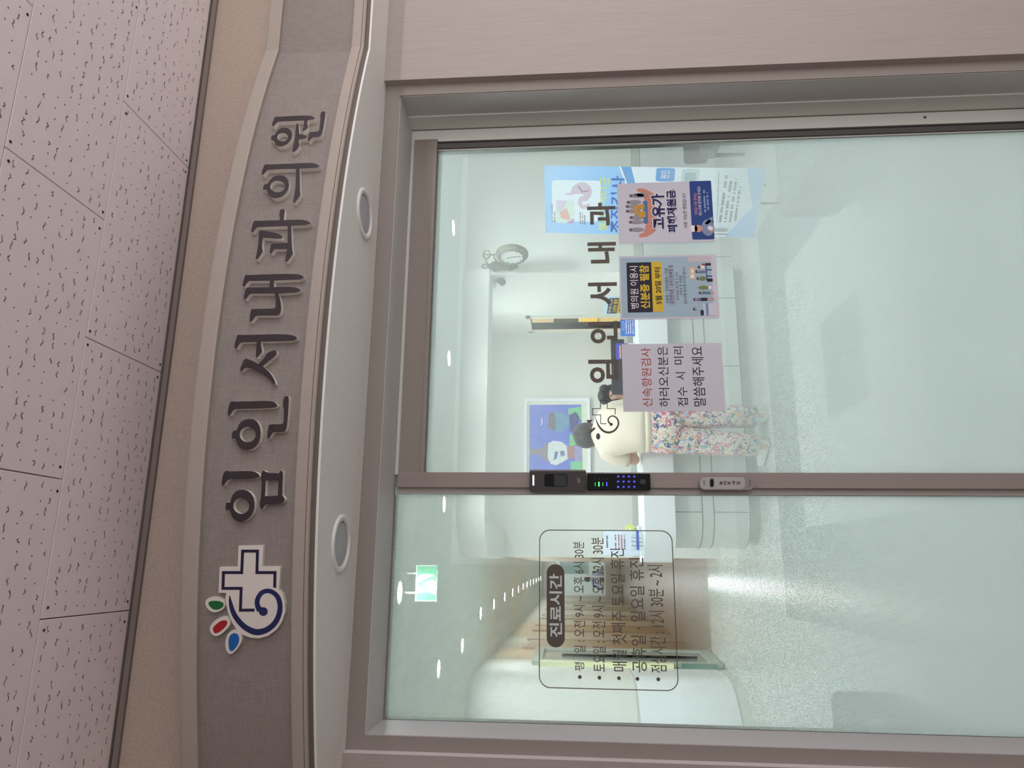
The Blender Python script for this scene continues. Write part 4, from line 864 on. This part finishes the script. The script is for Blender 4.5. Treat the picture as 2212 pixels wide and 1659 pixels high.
mesh_obj('dial', [c-nn*.030+(e1*math.cos(2*math.pi*i/n)+Vector((0,0,1))*math.sin(2*math.pi*i/n))*.098 for i in range(n)], [tuple(range(n))], mat('dial_white', (226,230,228), .5), ck)
for an, ln in ((1.9, .05), (-1.45, .075)):
    d = e1*math.cos(an)+Vector((0, 0, 1))*math.sin(an); MB().tube([c+nn*.032, c+nn*.032+d*ln], .0032, n=6).build('hand', m_black, ck)
for i in range(12):
    d = e1*math.cos(i*math.pi/6)+Vector((0, 0, 1))*math.sin(i*math.pi/6); MB().tube([c+nn*.0315+d*.078, c+nn*.0315+d*.092], .0028, n=6).build('hour_mark', mat('mark_grey', (90,92,90), .6), ck)
for i in range(24):
    d = e1*math.cos(i*math.pi/12)+Vector((0, 0, 1))*math.sin(i*math.pi/12); MB().ball(c+nn*.024+d*(.118+.006*(i % 2)), .011, .006, .011, 0, 8, 5).build('rim_relief', m_br2, ck, True)
tp = at(1085, 575, YP-.02); base_ = Vector((tp.x, YP-.01, tp.z))
mb = MB(); mb.loft([(base_+Vector((0,-.012,-.14)), .02, .012), (base_+Vector((0,-.016,-.08)), .045, .016), (base_+Vector((0,-.016,.0)), .038, .016), (base_+Vector((0,-.016,.07)), .05, .016), (base_+Vector((0,-.012,.13)), .015, .012)], n=12); mb.build('bracket_plate', m_br, ck, True)
top = c+Vector((0, 0, RC))
def curl(p, q, bow, name='scroll', r=.007):
    pts = [Vector(p).lerp(Vector(q), t/8)+Vector((0, 0, bow*math.sin(math.pi*t/8))) for t in range(9)]; MB().tube(pts, r, n=6).build(name, m_br, ck, True)
curl(base_+Vector((0,-.02,.10)), top+Vector((0,0,.03)), .05); curl(base_+Vector((0,-.02,-.02)), top+Vector((0,0,.015)), .03); curl(top+Vector((0,0,-.01)), top+Vector((0,0,.05)), 0, 'hanger')
for dx in (-.03, .03):
    pts = [top+Vector((dx*.3, 0, .05))+Vector((dx*math.sin(t*.5), 0, .03*(1-math.cos(t*.5)))) for t in range(10)]; MB().tube(pts, .005, n=6).build('finial_scroll', m_br, ck, True)
MB().tube([top+Vector((0,0,.05)), top+Vector((0,0,.12))], [.008, .002], n=6).build('finial', m_br, ck, True)
pts = [base_+Vector((.02*math.sin(t*.7), -.02, .13+.025*(1-math.cos(t*.7)))) for t in range(10)]; MB().tube(pts, .006, n=6).build('bracket_curl', m_br, ck, True)
# security camera under the bulkhead
cc = thing('security_camera', at(1062, 610, 4.0), 'small dark security camera under the bulkhead beside the partition corner', 'camera')
q = at(1075, 612, 3.95); MB().loft([((q.x, 3.95, 2.19), .05, .05), ((q.x, 3.95, 2.165), .05, .05)], n=18).build('mount', m_white, cc, True)
MB().loft([((q.x+.03, 3.93, 2.13), .03, .03), ((q.x-.03, 3.86, 2.09), .032, .032)], n=16).build('barrel', mat('camera_grey', (70,74,72), .4), cc, True); MB().tube([(q.x, 3.95, 2.17), (q.x+.01, 3.93, 2.12)], .012).build('arm', m_white, cc)

# ------------------------------------------------------------------ banner stand
TLb, TRb = Vector((2.41, 2.8, 1.67)), Vector((2.731, 2.4, 1.666))
exb = (TRb-TLb); WB = exb.length; exb.normalize(); ezb = Vector((.068, 0, 1)).normalized(); ezb = (ezb-exb*ezb.dot(exb)*.5).normalized(); HB = 1.52
bs = thing('banner_stand', (TLb+TRb)/2-ezb*1.66, 'tall pale blue medical information banner on a stand before the partition wall', 'banner')
SBn = Sheet(TLb, exb, ezb, WB, HB, bs)
b_blue = mat('banner_blue', (150,196,240), .5); b_white = mat('banner_white', (224,232,242), .5); b_mid = mat('banner_mid', (104,160,216), .5); b_deep = mat('banner_deep', (60,104,186), .5)
P = SBn.P
mesh_obj('banner_sheet', [P(0,0), P(1,0), P(1,1), P(0,1)]+[P(0,0,-3), P(1,0,-3), P(1,1,-3), P(0,1,-3)], [(0,3,2,1),(4,5,6,7),(0,1,5,4),(1,2,6,5),(2,3,7,6),(3,0,4,7)], b_blue, bs)
SBn.poly([(.0,.53),(.35,.44),(1,.40),(1,.915),(.45,.97),(0,.86)], b_white, 1, 'printed_block'); SBn.poly([(.35,.44),(1,.355),(1,.40),(.3,.47)], b_mid, 2, 'printed_stripe'); SBn.poly([(.3,.445),(1,.345),(1,.358),(.3,.455)], b_white, 2, 'printed_stripe')
SBn.poly(rrect(.19, .80, .035, .265, .03), b_white, 1, 'printed_card'); cvb = lambda X, Y: ((1590-Y)/1500, (X-130)/11.06/476*1.0)
pk = mat('print_stomach', (206,186,204), .6); pkd = mat('print_stomach_dark', (150,130,146), .6)
st_path = smooth_path([(650,680,40),(780,690,60),(900,600,200),(1080,560,260),(1200,640,220),(1150,770,150),(1040,800,110),(1020,900,100),(1080,970,90),(1180,960,80),(1250,910,50)], 3)
SBn.poly([cvb(*p) for p in ribbon([(p.x, p.y) for p in st_path], [p.z for p in st_path])], pk, 2, 'printed_stomach'); SBn.poly([cvb(*p) for p in [(950,520),(990,510),(1080,620),(1240,600),(1230,625),(1060,660)]], pkd, 3, 'printed_stomach')
SBn.poly([cvb(*p) for p in [(420,830),(880,840),(870,1360),(420,1340)]], mat('print_mint', (212,226,216), .6), 2, 'printed_inset'); SBn.poly([cvb(*p) for p in [(420,830),(700,840),(600,1020),(440,1100)]], mat('print_lilac', (214,196,220), .6), 3, 'printed_inset'); SBn.poly([cvb(*p) for p in [(500,1100),(680,1000),(760,1200),(760,1290),(540,1240)]], mat('print_coral', (222,172,166), .6), 3, 'printed_inset'); SBn.poly([cvb(*p) for p in [(670,1350),(870,1240),(860,1360)]], mat('print_magenta', (190,140,196), .6), 3, 'printed_inset')
for X, Y0, Y1 in ((300,920,1330),(365,1090,1340),(1015,1090,1360),(1075,1110,1360),(1130,1160,1370)):
    fa, fb = cvb(X, Y1), cvb(X+28, Y0); fine_print(SBn, fa[0], fb[0], fa[1], fb[1], g_ink)
SBn.text('헬리코박터균', .05, .85, .258, .302, mat('banner_yellow', (222,222,120), .6), 2, .01); SBn.text('조직검사', .02, .87, .312, .375, b_deep, 2, .025)
SBn.poly(rrect(.80, .99, .515, .60, .02), b_mid, 2, 'printed_tab'); SBn.text('원인', .84, .95, .535, .575, w_ink, 3, .01)
SBn.poly(rrect(.72, .98, .63, .71, .02), mat('banner_tab', (190,208,214), .6), 2, 'printed_tab'); SBn.poly(rrect(.78, .93, .645, .695, .015), mat('banner_tab2', (150,178,182), .6), 3, 'printed_tab')
SBn.poly([(.2,.815),(.95,.795),(.95,.797),(.2,.817)], g_ink, 2, 'printed_rule')
for b0, w0 in ((.825,.93),(.848,.82),(.87,.85),(.893,.74)): fine_print(SBn, .22, w0, b0, b0+.012, g_ink)
fine_print(SBn, .03, .15, .80, .88, mat('print_darkgrey', (90,96,100), .6))
for a_, b_ in ((.035,.012),(.965,.012),(.035,.988),(.965,.988)): SBn.poly(ellipse(a_, b_, .018, .006, 10), m_steel, 3, 'eyelet')
cen = P(.5, .5, -70)
for a_, b_ in ((0,0),(1,0),(0,1),(1,1)): MB().tube([cen, P(.02+.96*a_, .01+.98*b_, -22)], .005, n=6).build('pole', m_black, bs)
MB().tube([cen, (cen.x+.25, cen.y+.28, .01)], .008, n=6).build('pole', m_black, bs); MB().tube([P(.5, .98, -30), (P(.5,1).x, P(.5,1).y, .01)], .008, n=6).build('pole', m_black, bs); MB().ball(cen, .03, .03, .03).build('hub', m_black, bs, True)

# ------------------------------------------------------------------ seats seen faintly through the frosted band
def bench(name, x0, x1, y0, y1, h, label, m):
    t = thing(name, ((x0+x1)/2, (y0+y1)/2, 0), label, 'bench')
    box('seat_cushion', m, x0, x1, y0, y1, .10, h, t, .035); box('base', mat('bench_base', (150,152,150), .5), x0+.04, x1-.04, y0+.05, y1-.05, .06, .10, t)
    for x in (x0+.07, x1-.07):
        for y in (y0+.08, y1-.08): MB().loft([((x, y, 0), .015, .015), ((x, y, .06), .02, .02)], n=10).build('leg', m_steel, t)
m_bench = mat('bench_grey', (104,112,112), .6)
cR = onz(1683, 476, .40); cL = onz(1787, 1489, .40)
bench('waiting_bench', cR.x, cR.x+1.3, cR.y-1.1, cR.y, .40, 'grey upholstered bench faint behind the frosted glass near the right jamb', m_bench)
bench('waiting_bench', cL.x-1.2, cL.x, cL.y-.6, cL.y, .40, 'grey upholstered bench faint behind the frosted side pane', m_bench)
dk = thing('dark_armchair', onz(1625, 318, 0), 'dark grey low chair partly hidden by the right door jamb', 'chair')
q = at(1485, 328, 3.3); m_dk = mat('chair_charcoal', (74,80,80), .7)
box('backrest', m_dk, q.x-.0, q.x+.6, 3.42, 3.52, .30, q.z, dk, .03); box('seat', m_dk, q.x, q.x+.6, 2.95, 3.44, .24, .38, dk, .03)
for x in (q.x+.05, q.x+.55):
    for y in (3.0, 3.45): MB().loft([((x, y, 0), .014, .014), ((x, y, .26), .018, .018)], n=10).build('leg', m_black, dk)
# glass door leaf standing open at the corridor mouth
gd = thing('corridor_glass_door', (-1.0, 5.9, 0), 'open framed glass door with a lit sill painted pale yellow at the corridor mouth', 'door')
h0 = Vector((-.955, 5.55, 0)); h1 = Vector((-.905, 6.35, 0)); dv = (h1-h0).normalized(); L_ = (h1-h0).length
def dpart(name, s0, s1, z0, z1, th, m):
    nv = Vector((-dv.y, dv.x, 0))*th/2; a_ = h0+dv*s0; b_ = h0+dv*s1
    v = [a_-nv, b_-nv, b_+nv, a_+nv]; return mesh_obj(name, [(p.x, p.y, z0) for p in v]+[(p.x, p.y, z1) for p in v], [(0,3,2,1),(4,5,6,7),(0,1,5,4),(1,2,6,5),(2,3,7,6),(3,0,4,7)], m, gd)
dpart('stile', 0, .09, .01, 1.9, .04, mat('door_grey', (186,192,184), .45)); dpart('lit_sill_strip', -.07, 0, .5, 1.82, .05, mat('lit_sill_yellow', (248,249,206), .5)); dpart('stile', L_-.09, L_, .01, 1.9, .04, mat('door_grey', (186,192,184), .45)); dpart('rail', .09, L_-.09, .01, .12, .04, mat('door_grey', (186,192,184), .45)); dpart('rail', .09, L_-.09, 1.8, 1.9, .04, mat('door_grey', (186,192,184), .45))  # pale yellow strip paints in the shine of a lit sill
dpart('pane', .09, L_-.09, .12, 1.8, .008, mat('door_glass', (196,206,200), .15, alpha=.45)); dpart('pull_bar', .37, .385, .2, 1.6, .05, m_black); dpart('kick_strip', -.07, 0, .08, .42, .05, mat('strip_green', (110,146,138), .5))

# ------------------------------------------------------------------ people
m_skin = mat('skin', (214,170,148), .5); m_hair = mat('black_hair', (24,22,24), .45, bump=.4, bscale=120, stretch=(1,1,.2))
def skin_mesh(name, V, Ed, Rd, m, parent=None, root=0, sub=2):
    me = bpy.data.meshes.new(name); o0 = Vector(V[root]); o0.z = 0
    me.from_pydata([Vector(v)-o0 for v in V], Ed, []); o = bpy.data.objects.new(name, me); COL.objects.link(o); o.location = o0
    sk_ = o.modifiers.new('s', 'SKIN'); sk_.use_smooth_shade = True
    lay = me.skin_vertices[0].data if me.skin_vertices else None
    if lay is None:
        bm = bmesh.new(); bm.from_mesh(me); bm.verts.layers.skin.verify(); bm.to_mesh(me); bm.free(); lay = me.skin_vertices[0].data
    for i, r in enumerate(Rd):
        lay[i].radius = (r, r) if not isinstance(r, tuple) else r; lay[i].use_root = (i == root)
    sb = o.modifiers.new('u', 'SUBSURF'); sb.levels = sub; sb.render_levels = sub
    dg = bpy.context.evaluated_depsgraph_get(); dg.update()
    nm = bpy.data.meshes.new_from_object(o.evaluated_get(dg)); o.modifiers.clear(); o.data = nm; bpy.data.meshes.remove(me)
    nm.materials.clear(); nm.materials.append(m)
    for p in nm.polygons: p.use_smooth = True
    o.matrix_world = Matrix.Translation(o0); put(o, parent); return o
def add_hand(V, Ed, Rd, wrist_i, tip_dir, side_dir, up_dir, s=1.0):
    """palm and five unequal, slightly curled fingers"""
    w_ = Vector(V[wrist_i]); d = Vector(tip_dir).normalized(); sd = Vector(side_dir).normalized(); up = Vector(up_dir).normalized()
    V.append(w_+d*.045*s); Rd.append((.022*s, .022*s)); pi_ = len(V)-1; Ed.append((wrist_i, pi_))
    for k, (off, ln) in enumerate(((-.027, .060), (-.009, .072), (.009, .067), (.027, .052))):
        a_ = w_+d*.085*s+sd*off*s; prev = pi_
        for q, (f, dn) in enumerate(((0, 0), (.45, -.006), (.8, -.018), (1.0, -.032))):
            V.append(a_+d*ln*f*s+up*dn*s); Rd.append((.0088*s if q < 3 else .0065*s,)*2); Ed.append((prev, len(V)-1)); prev = len(V)-1
    prev = pi_
    for f, so in ((.02, -.040), (.045, -.052), (.068, -.054)):
        V.append(w_+d*f*s+sd*so*s-up*.006*s); Rd.append((.0095*s, .0095*s)); Ed.append((prev, len(V)-1)); prev = len(V)-1

# -- woman leaning on the desk, seen from behind
YF = 3.42
def bx(y): return at(1420, y, YF).x
xc = bx(926); xl = bx(964); xr = bx(903)
hipz = .84
V = [(xc, 3.36, hipz), (xc, 3.40, .98), (xc, 3.50, 1.11), (xc, 3.60, 1.215), (xc, 3.655, 1.27), (xc+.005, 3.70, 1.32), (xc+.01, 3.735, 1.385)]
Rd = [(.15, .12), (.13, .10), (.14, .10), (.13, .08), (.05, .05), (.072, .085), (.066, .08)]
Ed = [(0,1),(1,2),(2,3),(3,4),(4,5),(5,6)]
for s_, hx, fx in ((-1, xl, bx(988)), (1, xr, bx(918))):
    n0 = len(V); V += [(xc+s_*.085, 3.36, hipz-.06), ((xc+s_*.085+hx)/2, 3.35, .46), (hx, 3.42, .09), (hx-.02 if s_ < 0 else hx, 3.30, .035)]
    Rd += [(.085, .09), (.058, .06), (.038, .042), (.03, .025)]; Ed += [(0, n0), (n0, n0+1), (n0+1, n0+2), (n0+2, n0+3)]
hands = []
for s_ in (-1, 1):
    n0 = len(V); V += [(xc+s_*.15, 3.60, 1.205), (xc+s_*.216, 3.61, .985), (xc+s_*.19, 3.78, .975), (xc+s_*.12, 3.86, .965)]
    Rd += [(.055, .055), (.050, .050), (.036, .036), (.027, .022)]; Ed += [(3, n0), (n0, n0+1), (n0+1, n0+2), (n0+2, n0+3)]
    add_hand(V, Ed, Rd, n0+3, (-s_*.6, .8, -.05), (s_*.8, .6, 0), (0, 0, 1), .9)
pw = skin_mesh('person', V, Ed, Rd, m_skin)
tag(pw, 'person in cream sweatshirt and floral trousers leaning over the reception desk, back to the door', 'person')
# sweatshirt: torso and two sleeves in one garment
m_cream = mat('cream_knit', (222,209,190), .8, noise=.02, nscale=40, bump=.15, bscale=90)
mb = MB()
hem = Vector((xc-.005, 3.385, .905))
mb.loft([(hem, .180, .155), (hem+Vector((0,.004,.035)), .182, .157), (Vector((xc,3.40,.97)), .178, .148), (Vector((xc,3.44,1.06)), .188, .145), (Vector((xc,3.505,1.135)), .200, .138), (Vector((xc,3.57,1.20)), .188, .118), (Vector((xc,3.625,1.25)), .140, .09), (Vector((xc,3.66,1.278)), .075, .065)], n=28, sq=2.3)
for s_ in (-1, 1):
    mb.loft([(Vector((xc+s_*.10, 3.585, 1.215)), .07, .075), (Vector((xc+s_*.155, 3.59, 1.195)), .08, .08), (Vector((xc+s_*.19, 3.59, 1.13)), .076, .075), (Vector((xc+s_*.21, 3.595, 1.06)), .068, .066), (Vector((xc+s_*.213, 3.598, 1.032)), .066, .064)], side=(0, 1, 0), n=20)
sh_ = mb.build('sweatshirt', m_cream, pw, True)
MB().loft([(hem+Vector((0,-.002,-.028)), .176, .150), (hem+Vector((0,-.001,-.006)), .185, .159), (hem+Vector((0,0,.022)), .183, .157)], n=28, sq=2.3).build('hem_band', m_cream, pw, True)
# floral trousers
def floral():
    m = bpy.data.materials.new('floral_cloth'); m.use_nodes = True; nt = m.node_tree; b = nt.nodes['Principled BSDF']; tc = nt.nodes.new('ShaderNodeTexCoord')
    base = None
    def ramp(src, stops):
        r = nt.nodes.new('ShaderNodeValToRGB'); r.color_ramp.interpolation = 'CONSTANT'
        for i, (p, c) in enumerate(stops):
            e = r.color_ramp.elements[i] if i < 2 else r.color_ramp.elements.new(p)
            e.position = p; e.color = (*lin(c), 1)
        nt.links.new(src, r.inputs[0]); return r.outputs[0]
    v = nt.nodes.new('ShaderNodeTexVoronoi'); v.inputs['Scale'].default_value = 34; nt.links.new(tc.outputs['Object'], v.inputs['Vector'])
    sx = nt.nodes.new('ShaderNodeSeparateColor'); nt.links.new(v.outputs['Color'], sx.inputs[0])
    c1 = ramp(sx.outputs[0], [(0, (232,212,206)), (.24, (206,104,130)), (.42, (228,168,172)), (.56, (66,76,128)), (.66, (236,222,210)), (.76, (92,138,108)), (.84, (126,176,216)), (.92, (226,190,120))])
    n = nt.nodes.new('ShaderNodeTexNoise'); n.inputs['Scale'].default_value = 60; n.inputs['Detail'].default_value = 3; nt.links.new(tc.outputs['Object'], n.inputs['Vector'])
    r2 = nt.nodes.new('ShaderNodeMapRange'); r2.inputs[1].default_value = .50; r2.inputs[2].default_value = .56; nt.links.new(n.outputs[0], r2.inputs[0])
    v2 = nt.nodes.new('ShaderNodeTexVoronoi'); v2.inputs['Scale'].default_value = 70; nt.links.new(tc.outputs['Object'], v2.inputs['Vector']); s2_ = nt.nodes.new('ShaderNodeSeparateColor'); nt.links.new(v2.outputs['Color'], s2_.inputs[0])
    c2 = ramp(s2_.outputs[1], [(0, (236,224,214)), (.45, (222,150,160)), (.62, (236,214,206)), (.78, (96,92,120)), (.88, (150,170,140))])
    mx = nt.nodes.new('ShaderNodeMix'); mx.data_type = 'RGBA'; nt.links.new(r2.outputs[0], mx.inputs[0]); nt.links.new(c1, mx.inputs[6]); nt.links.new(c2, mx.inputs[7]); nt.links.new(mx.outputs[2], b.inputs['Base Color'])
    b.inputs['Roughness'].default_value = .8; return m
mb = MB()
mb.loft([((xc, 3.39, .92), .165, .13), ((xc, 3.375, .85), .195, .15), ((xc, 3.37, .76), .205, .155), ((xc, 3.37, .70), .20, .15), ((xc, 3.37, .665), .16, .12)], n=28, sq=2.4)
for s_, hx in ((-1, xl), (1, xr)):
    x0 = xc+s_*.098; mb.loft([((x0, 3.37, .78), .098, .13), ((x0, 3.375, .66), .104, .122), (((x0*2+hx)/3, 3.38, .48), .098, .11), (((x0+hx*2)/3, 3.39, .28), .088, .10), ((hx, 3.395, .085), .082, .095)], n=22, sq=2.3)
mb.build('trousers', floral(), pw, True)
m_shoe = mat('white_shoe', (236,238,236), .5)
for s_, hx, ang in ((-1, xl-.03, -.55), (1, xr, .1)):
    d = Vector((math.sin(ang), -abs(math.cos(ang))*.0+.0, 0)); d = Vector((math.sin(ang)*1.0, math.cos(ang), 0))
    mb = MB(); h = Vector((hx, 3.40, 0)); sd = Vector((d.y, -d.x, 0))
    mb.loft([(h-d*.08+Vector((0,0,.05)), .03, .035), (h-d*.06+Vector((0,0,.047)), .04, .046), (h+Vector((0,0,.045)), .043, .044), (h+d*.1+Vector((0,0,.036)), .046, .034), (h+d*.16+Vector((0,0,.03)), .035, .026), (h+d*.185+Vector((0,0,.026)), .015, .015)], side=sd, n=16); mb.build('shoe', m_shoe, pw, True)
hd = Vector((xc+.004, 3.735, 1.365)); Rm = Matrix.Rotation(-.45, 3, 'X')
mb = MB(); mb.ball(hd, .108, .118, .112, 0, 22, 14, Rm); mb.ball(hd+Vector((0, .0, -.045)), .078, .07, .06, 0, 16, 10, Rm); mb.build('hair', m_hair, pw, True)
MB().ball(hd+Vector((-.045,-.075,-.065)), .040, .03, .03, 0, 12, 8).ball(hd+Vector((.035,-.085,-.04)), .032, .022, .045, 0, 12, 8).build('hair_clip', mat('clip_dark', (46,42,42), .4), pw, True)
for s_ in (-1, 1): MB().ball(hd+Vector((s_*.094, .01, -.035)), .012, .022, .03, 0, 10, 8).build('ear', m_skin, pw, True)

# -- receptionist seated behind the desk
rx = at(1318, 853, 4.62); hc = Vector((rx.x, 4.62, rx.z-.015))
V = [(hc.x, 4.85, .50), (hc.x, 4.82, .72), (hc.x, 4.76, .93), (hc.x, 4.70, hc.z-.21), (hc.x, 4.66, hc.z-.10), (hc.x, 4.625, hc.z-.03), (hc.x, 4.62, hc.z+.045)]
Rd = [(.14,.11),(.12,.10),(.14,.095),(.12,.075),(.045,.045),(.066,.08),(.064,.076)]; Ed = [(i, i+1) for i in range(6)]
for s_ in (-1, 1):
    n0 = len(V); V += [(hc.x+s_*.17, 4.70, hc.z-.23), (hc.x+s_*.21, 4.62, .84), (hc.x+s_*.16, 4.46, .775), (hc.x+s_*.12, 4.36, .765)]; Rd += [(.05,.05),(.042,.042),(.032,.032),(.026,.022)]
    Ed += [(3, n0), (n0, n0+1), (n0+1, n0+2), (n0+2, n0+3)]; add_hand(V, Ed, Rd, n0+3, (-s_*.3, -.95, 0), (-s_*.95, .3, 0), (0, 0, 1), .9)
    n0 = len(V); V += [(hc.x+s_*.09, 4.80, .50), (hc.x+s_*.10, 4.42, .50), (hc.x+s_*.10, 4.45, .09), (hc.x+s_*.10, 4.36, .04)]; Rd += [(.08,.08),(.06,.06),(.042,.042),(.03,.025)]; Ed += [(0, n0), (n0, n0+1), (n0+1, n0+2), (n0+2, n0+3)]
pr_ = skin_mesh('person', V, Ed, Rd, m_skin); tag(pr_, 'person with short black hair and printed blouse seated behind the reception desk', 'person')
m_bl = mat('printed_blouse', (216,214,222), .8)
nt = m_bl.node_tree; vv = nt.nodes.new('ShaderNodeTexVoronoi'); vv.inputs['Scale'].default_value = 40; tcc = nt.nodes.new('ShaderNodeTexCoord'); nt.links.new(tcc.outputs['Object'], vv.inputs['Vector']); rr = nt.nodes.new('ShaderNodeValToRGB'); rr.color_ramp.interpolation = 'CONSTANT'
rr.color_ramp.elements[0].color = (*lin((226,226,234)), 1); rr.color_ramp.elements[1].position = .62; rr.color_ramp.elements[1].color = (*lin((190,120,116)), 1); sc_ = nt.nodes.new('ShaderNodeSeparateColor'); nt.links.new(vv.outputs['Color'], sc_.inputs[0]); nt.links.new(sc_.outputs[0], rr.inputs[0]); nt.links.new(rr.outputs[0], nt.nodes['Principled BSDF'].inputs['Base Color'])
mb = MB(); mb.loft([((hc.x, 4.85, .50), .18, .15), ((hc.x, 4.82, .7), .17, .13), ((hc.x, 4.76, .9), .19, .13), ((hc.x, 4.71, hc.z-.24), .19, .11), ((hc.x, 4.69, hc.z-.17), .12, .08), ((hc.x, 4.675, hc.z-.125), .06, .058)], n=24, sq=2.3)
for s_ in (-1, 1): mb.loft([((hc.x+s_*.11, 4.70, hc.z-.21), .065, .07), ((hc.x+s_*.175, 4.70, hc.z-.24), .075, .075), ((hc.x+s_*.215, 4.64, .85), .062, .062), ((hc.x+s_*.17, 4.50, .79), .048, .048)], side=(0, 1, 0), n=16)
mb.build('blouse', m_bl, pr_, True)
MB().loft([((hc.x, 4.86, .44), .17, .15), ((hc.x, 4.84, .54), .18, .15)], n=20).loft([((hc.x-.09, 4.80, .5), .085, .085), ((hc.x-.10, 4.42, .5), .07, .07), ((hc.x-.10, 4.45, .1), .055, .055)], n=16).loft([((hc.x+.09, 4.80, .5), .085, .085), ((hc.x+.10, 4.42, .5), .07, .07), ((hc.x+.10, 4.45, .1), .055, .055)], n=16).build('trousers', mat('navy_cloth', (44,48,66), .8), pr_, True)
mb = MB(); mb.ball(hc+Vector((0, .045, .035)), .094, .088, .098, 0, 20, 12)
mb.ball(hc+Vector((-.03,-.03,.085)), .06, .06, .04, 0, 14, 8); mb.ball(hc+Vector((.055,-.02,.07)), .042, .06, .05, 0, 14, 8); mb.ball(hc+Vector((-.078,.01,-.045)), .038, .06, .075, 0, 14, 8); mb.ball(hc+Vector((.078,.015,-.015)), .03, .055, .065, 0, 14, 8); mb.build('hair', m_hair, pr_, True)
for s_ in (-1, 1):
    MB().ball(hc+Vector((s_*.028,-.078,.012)), .012, .006, .006, 0, 10, 6).build('eye', m_hair, pr_, True)
MB().ball(hc+Vector((0,-.088,-.008)), .011, .014, .018, 0, 10, 6).build('nose', m_skin, pr_, True); MB().ball(hc+Vector((0,-.072,-.045)), .022, .008, .006, 0, 10, 6).build('mouth', mat('lip', (176,104,100), .5), pr_, True)
och = thing('desk_chair', (hc.x, 4.9, 0), 'dark swivel chair behind the reception desk', 'chair')
m_och = mat('chair_cloth_dark', (60,62,66), .8)
box('seat', m_och, hc.x-.23, hc.x+.23, 4.66, 5.06, .36, .43, och, .03); box('backrest', m_och, hc.x-.2, hc.x+.2, 5.02, 5.08, .52, .88, och, .025); MB().tube([(hc.x, 4.9, .06), (hc.x, 4.9, .36)], .025).build('post', m_black, och); box('back_stem', m_black, hc.x-.03, hc.x+.03, 5.04, 5.07, .38, .55, och)
for i in range(5):
    a_ = i*2*math.pi/5; e_ = Vector((hc.x+.26*math.cos(a_), 4.9+.26*math.sin(a_), .05)); lg = MB().tube([(hc.x, 4.9, .08), e_], .016).build('leg', m_black, och); MB().ball((e_.x, e_.y, .025), .024, .024, .025, 0, 10, 6).build('castor', m_black, och, True)

# -- far seated person in the glazed room at the end of the corridor
fx = at(1274, 1251, 22.6); fz = fx.z
V = [(fx.x, 22.75, .48), (fx.x, 22.74, .72), (fx.x, 22.72, fz-.2), (fx.x, 22.70, fz-.08), (fx.x, 22.68, fz+.06)]; Rd = [(.14,.12),(.13,.11),(.14,.09),(.045,.045),(.08,.09)]; Ed = [(i, i+1) for i in range(4)]
for s_ in (-1, 1):
    n0 = len(V); V += [(fx.x+s_*.17, 22.7, fz-.24), (fx.x+s_*.24, 22.6, fz-.45), (fx.x+s_*.2, 22.42, fz-.48)]; Rd += [(.05,.05),(.04,.04),(.03,.03)]; Ed += [(2, n0), (n0, n0+1), (n0+1, n0+2)]; add_hand(V, Ed, Rd, n0+2, (0, -1, 0), (-s_, 0, 0), (0, 0, 1))
    n0 = len(V); V += [(fx.x+s_*.1, 22.7, .48), (fx.x+s_*.12, 22.3, .48), (fx.x+s_*.12, 22.32, .08), (fx.x+s_*.12, 22.22, .04)]; Rd += [(.08,.08),(.06,.06),(.045,.045),(.03,.03)]; Ed += [(0, n0), (n0, n0+1), (n0+1, n0+2), (n0+2, n0+3)]
pf = skin_mesh('person', V, Ed, Rd, m_skin, sub=1); tag(pf, 'tiny distant person in a pale top seated behind the corridor end glazing', 'person')
mb = MB(); mb.loft([((fx.x, 22.75, .48), .18, .15), ((fx.x, 22.73, .8), .19, .13), ((fx.x, 22.71, fz-.2), .19, .11), ((fx.x, 22.7, fz-.1), .07, .065)], n=18)
for s_ in (-1, 1): mb.loft([((fx.x+s_*.13, 22.7, fz-.2), .07, .07), ((fx.x+s_*.2, 22.66, fz-.33), .07, .07), ((fx.x+s_*.24, 22.58, fz-.46), .055, .055)], side=(0, 1, 0), n=12)
mb.build('shirt', mat('pale_blue_shirt', (196,206,232), .8), pf, True); MB().ball((fx.x, 22.70, fz+.075), .098, .105, .11).build('hair', m_hair, pf, True)
fc = thing('far_armchair', (fx.x, 22.9, 0), 'dark office chair under the distant seated person', 'chair')
m_fc = mat('far_chair_navy', (40,44,58), .8); box('seat', m_fc, fx.x-.28, fx.x+.28, 22.5, 22.95, .34, .44, fc, .03); box('backrest', m_fc, fx.x-.26, fx.x+.26, 22.95, 23.02, .45, fz-.1, fc, .03); MB().tube([(fx.x, 22.72, .02), (fx.x, 22.72, .34)], .04).build('post', m_black, fc)
for s_ in (-1, 1): box('armrest', m_fc, fx.x+s_*.3-.03, fx.x+s_*.3+.03, 22.5, 22.9, .58, .64, fc, .015); box('arm_post', m_black, fx.x+s_*.3-.015, fx.x+s_*.3+.015, 22.68, 22.74, .4, .58, fc)
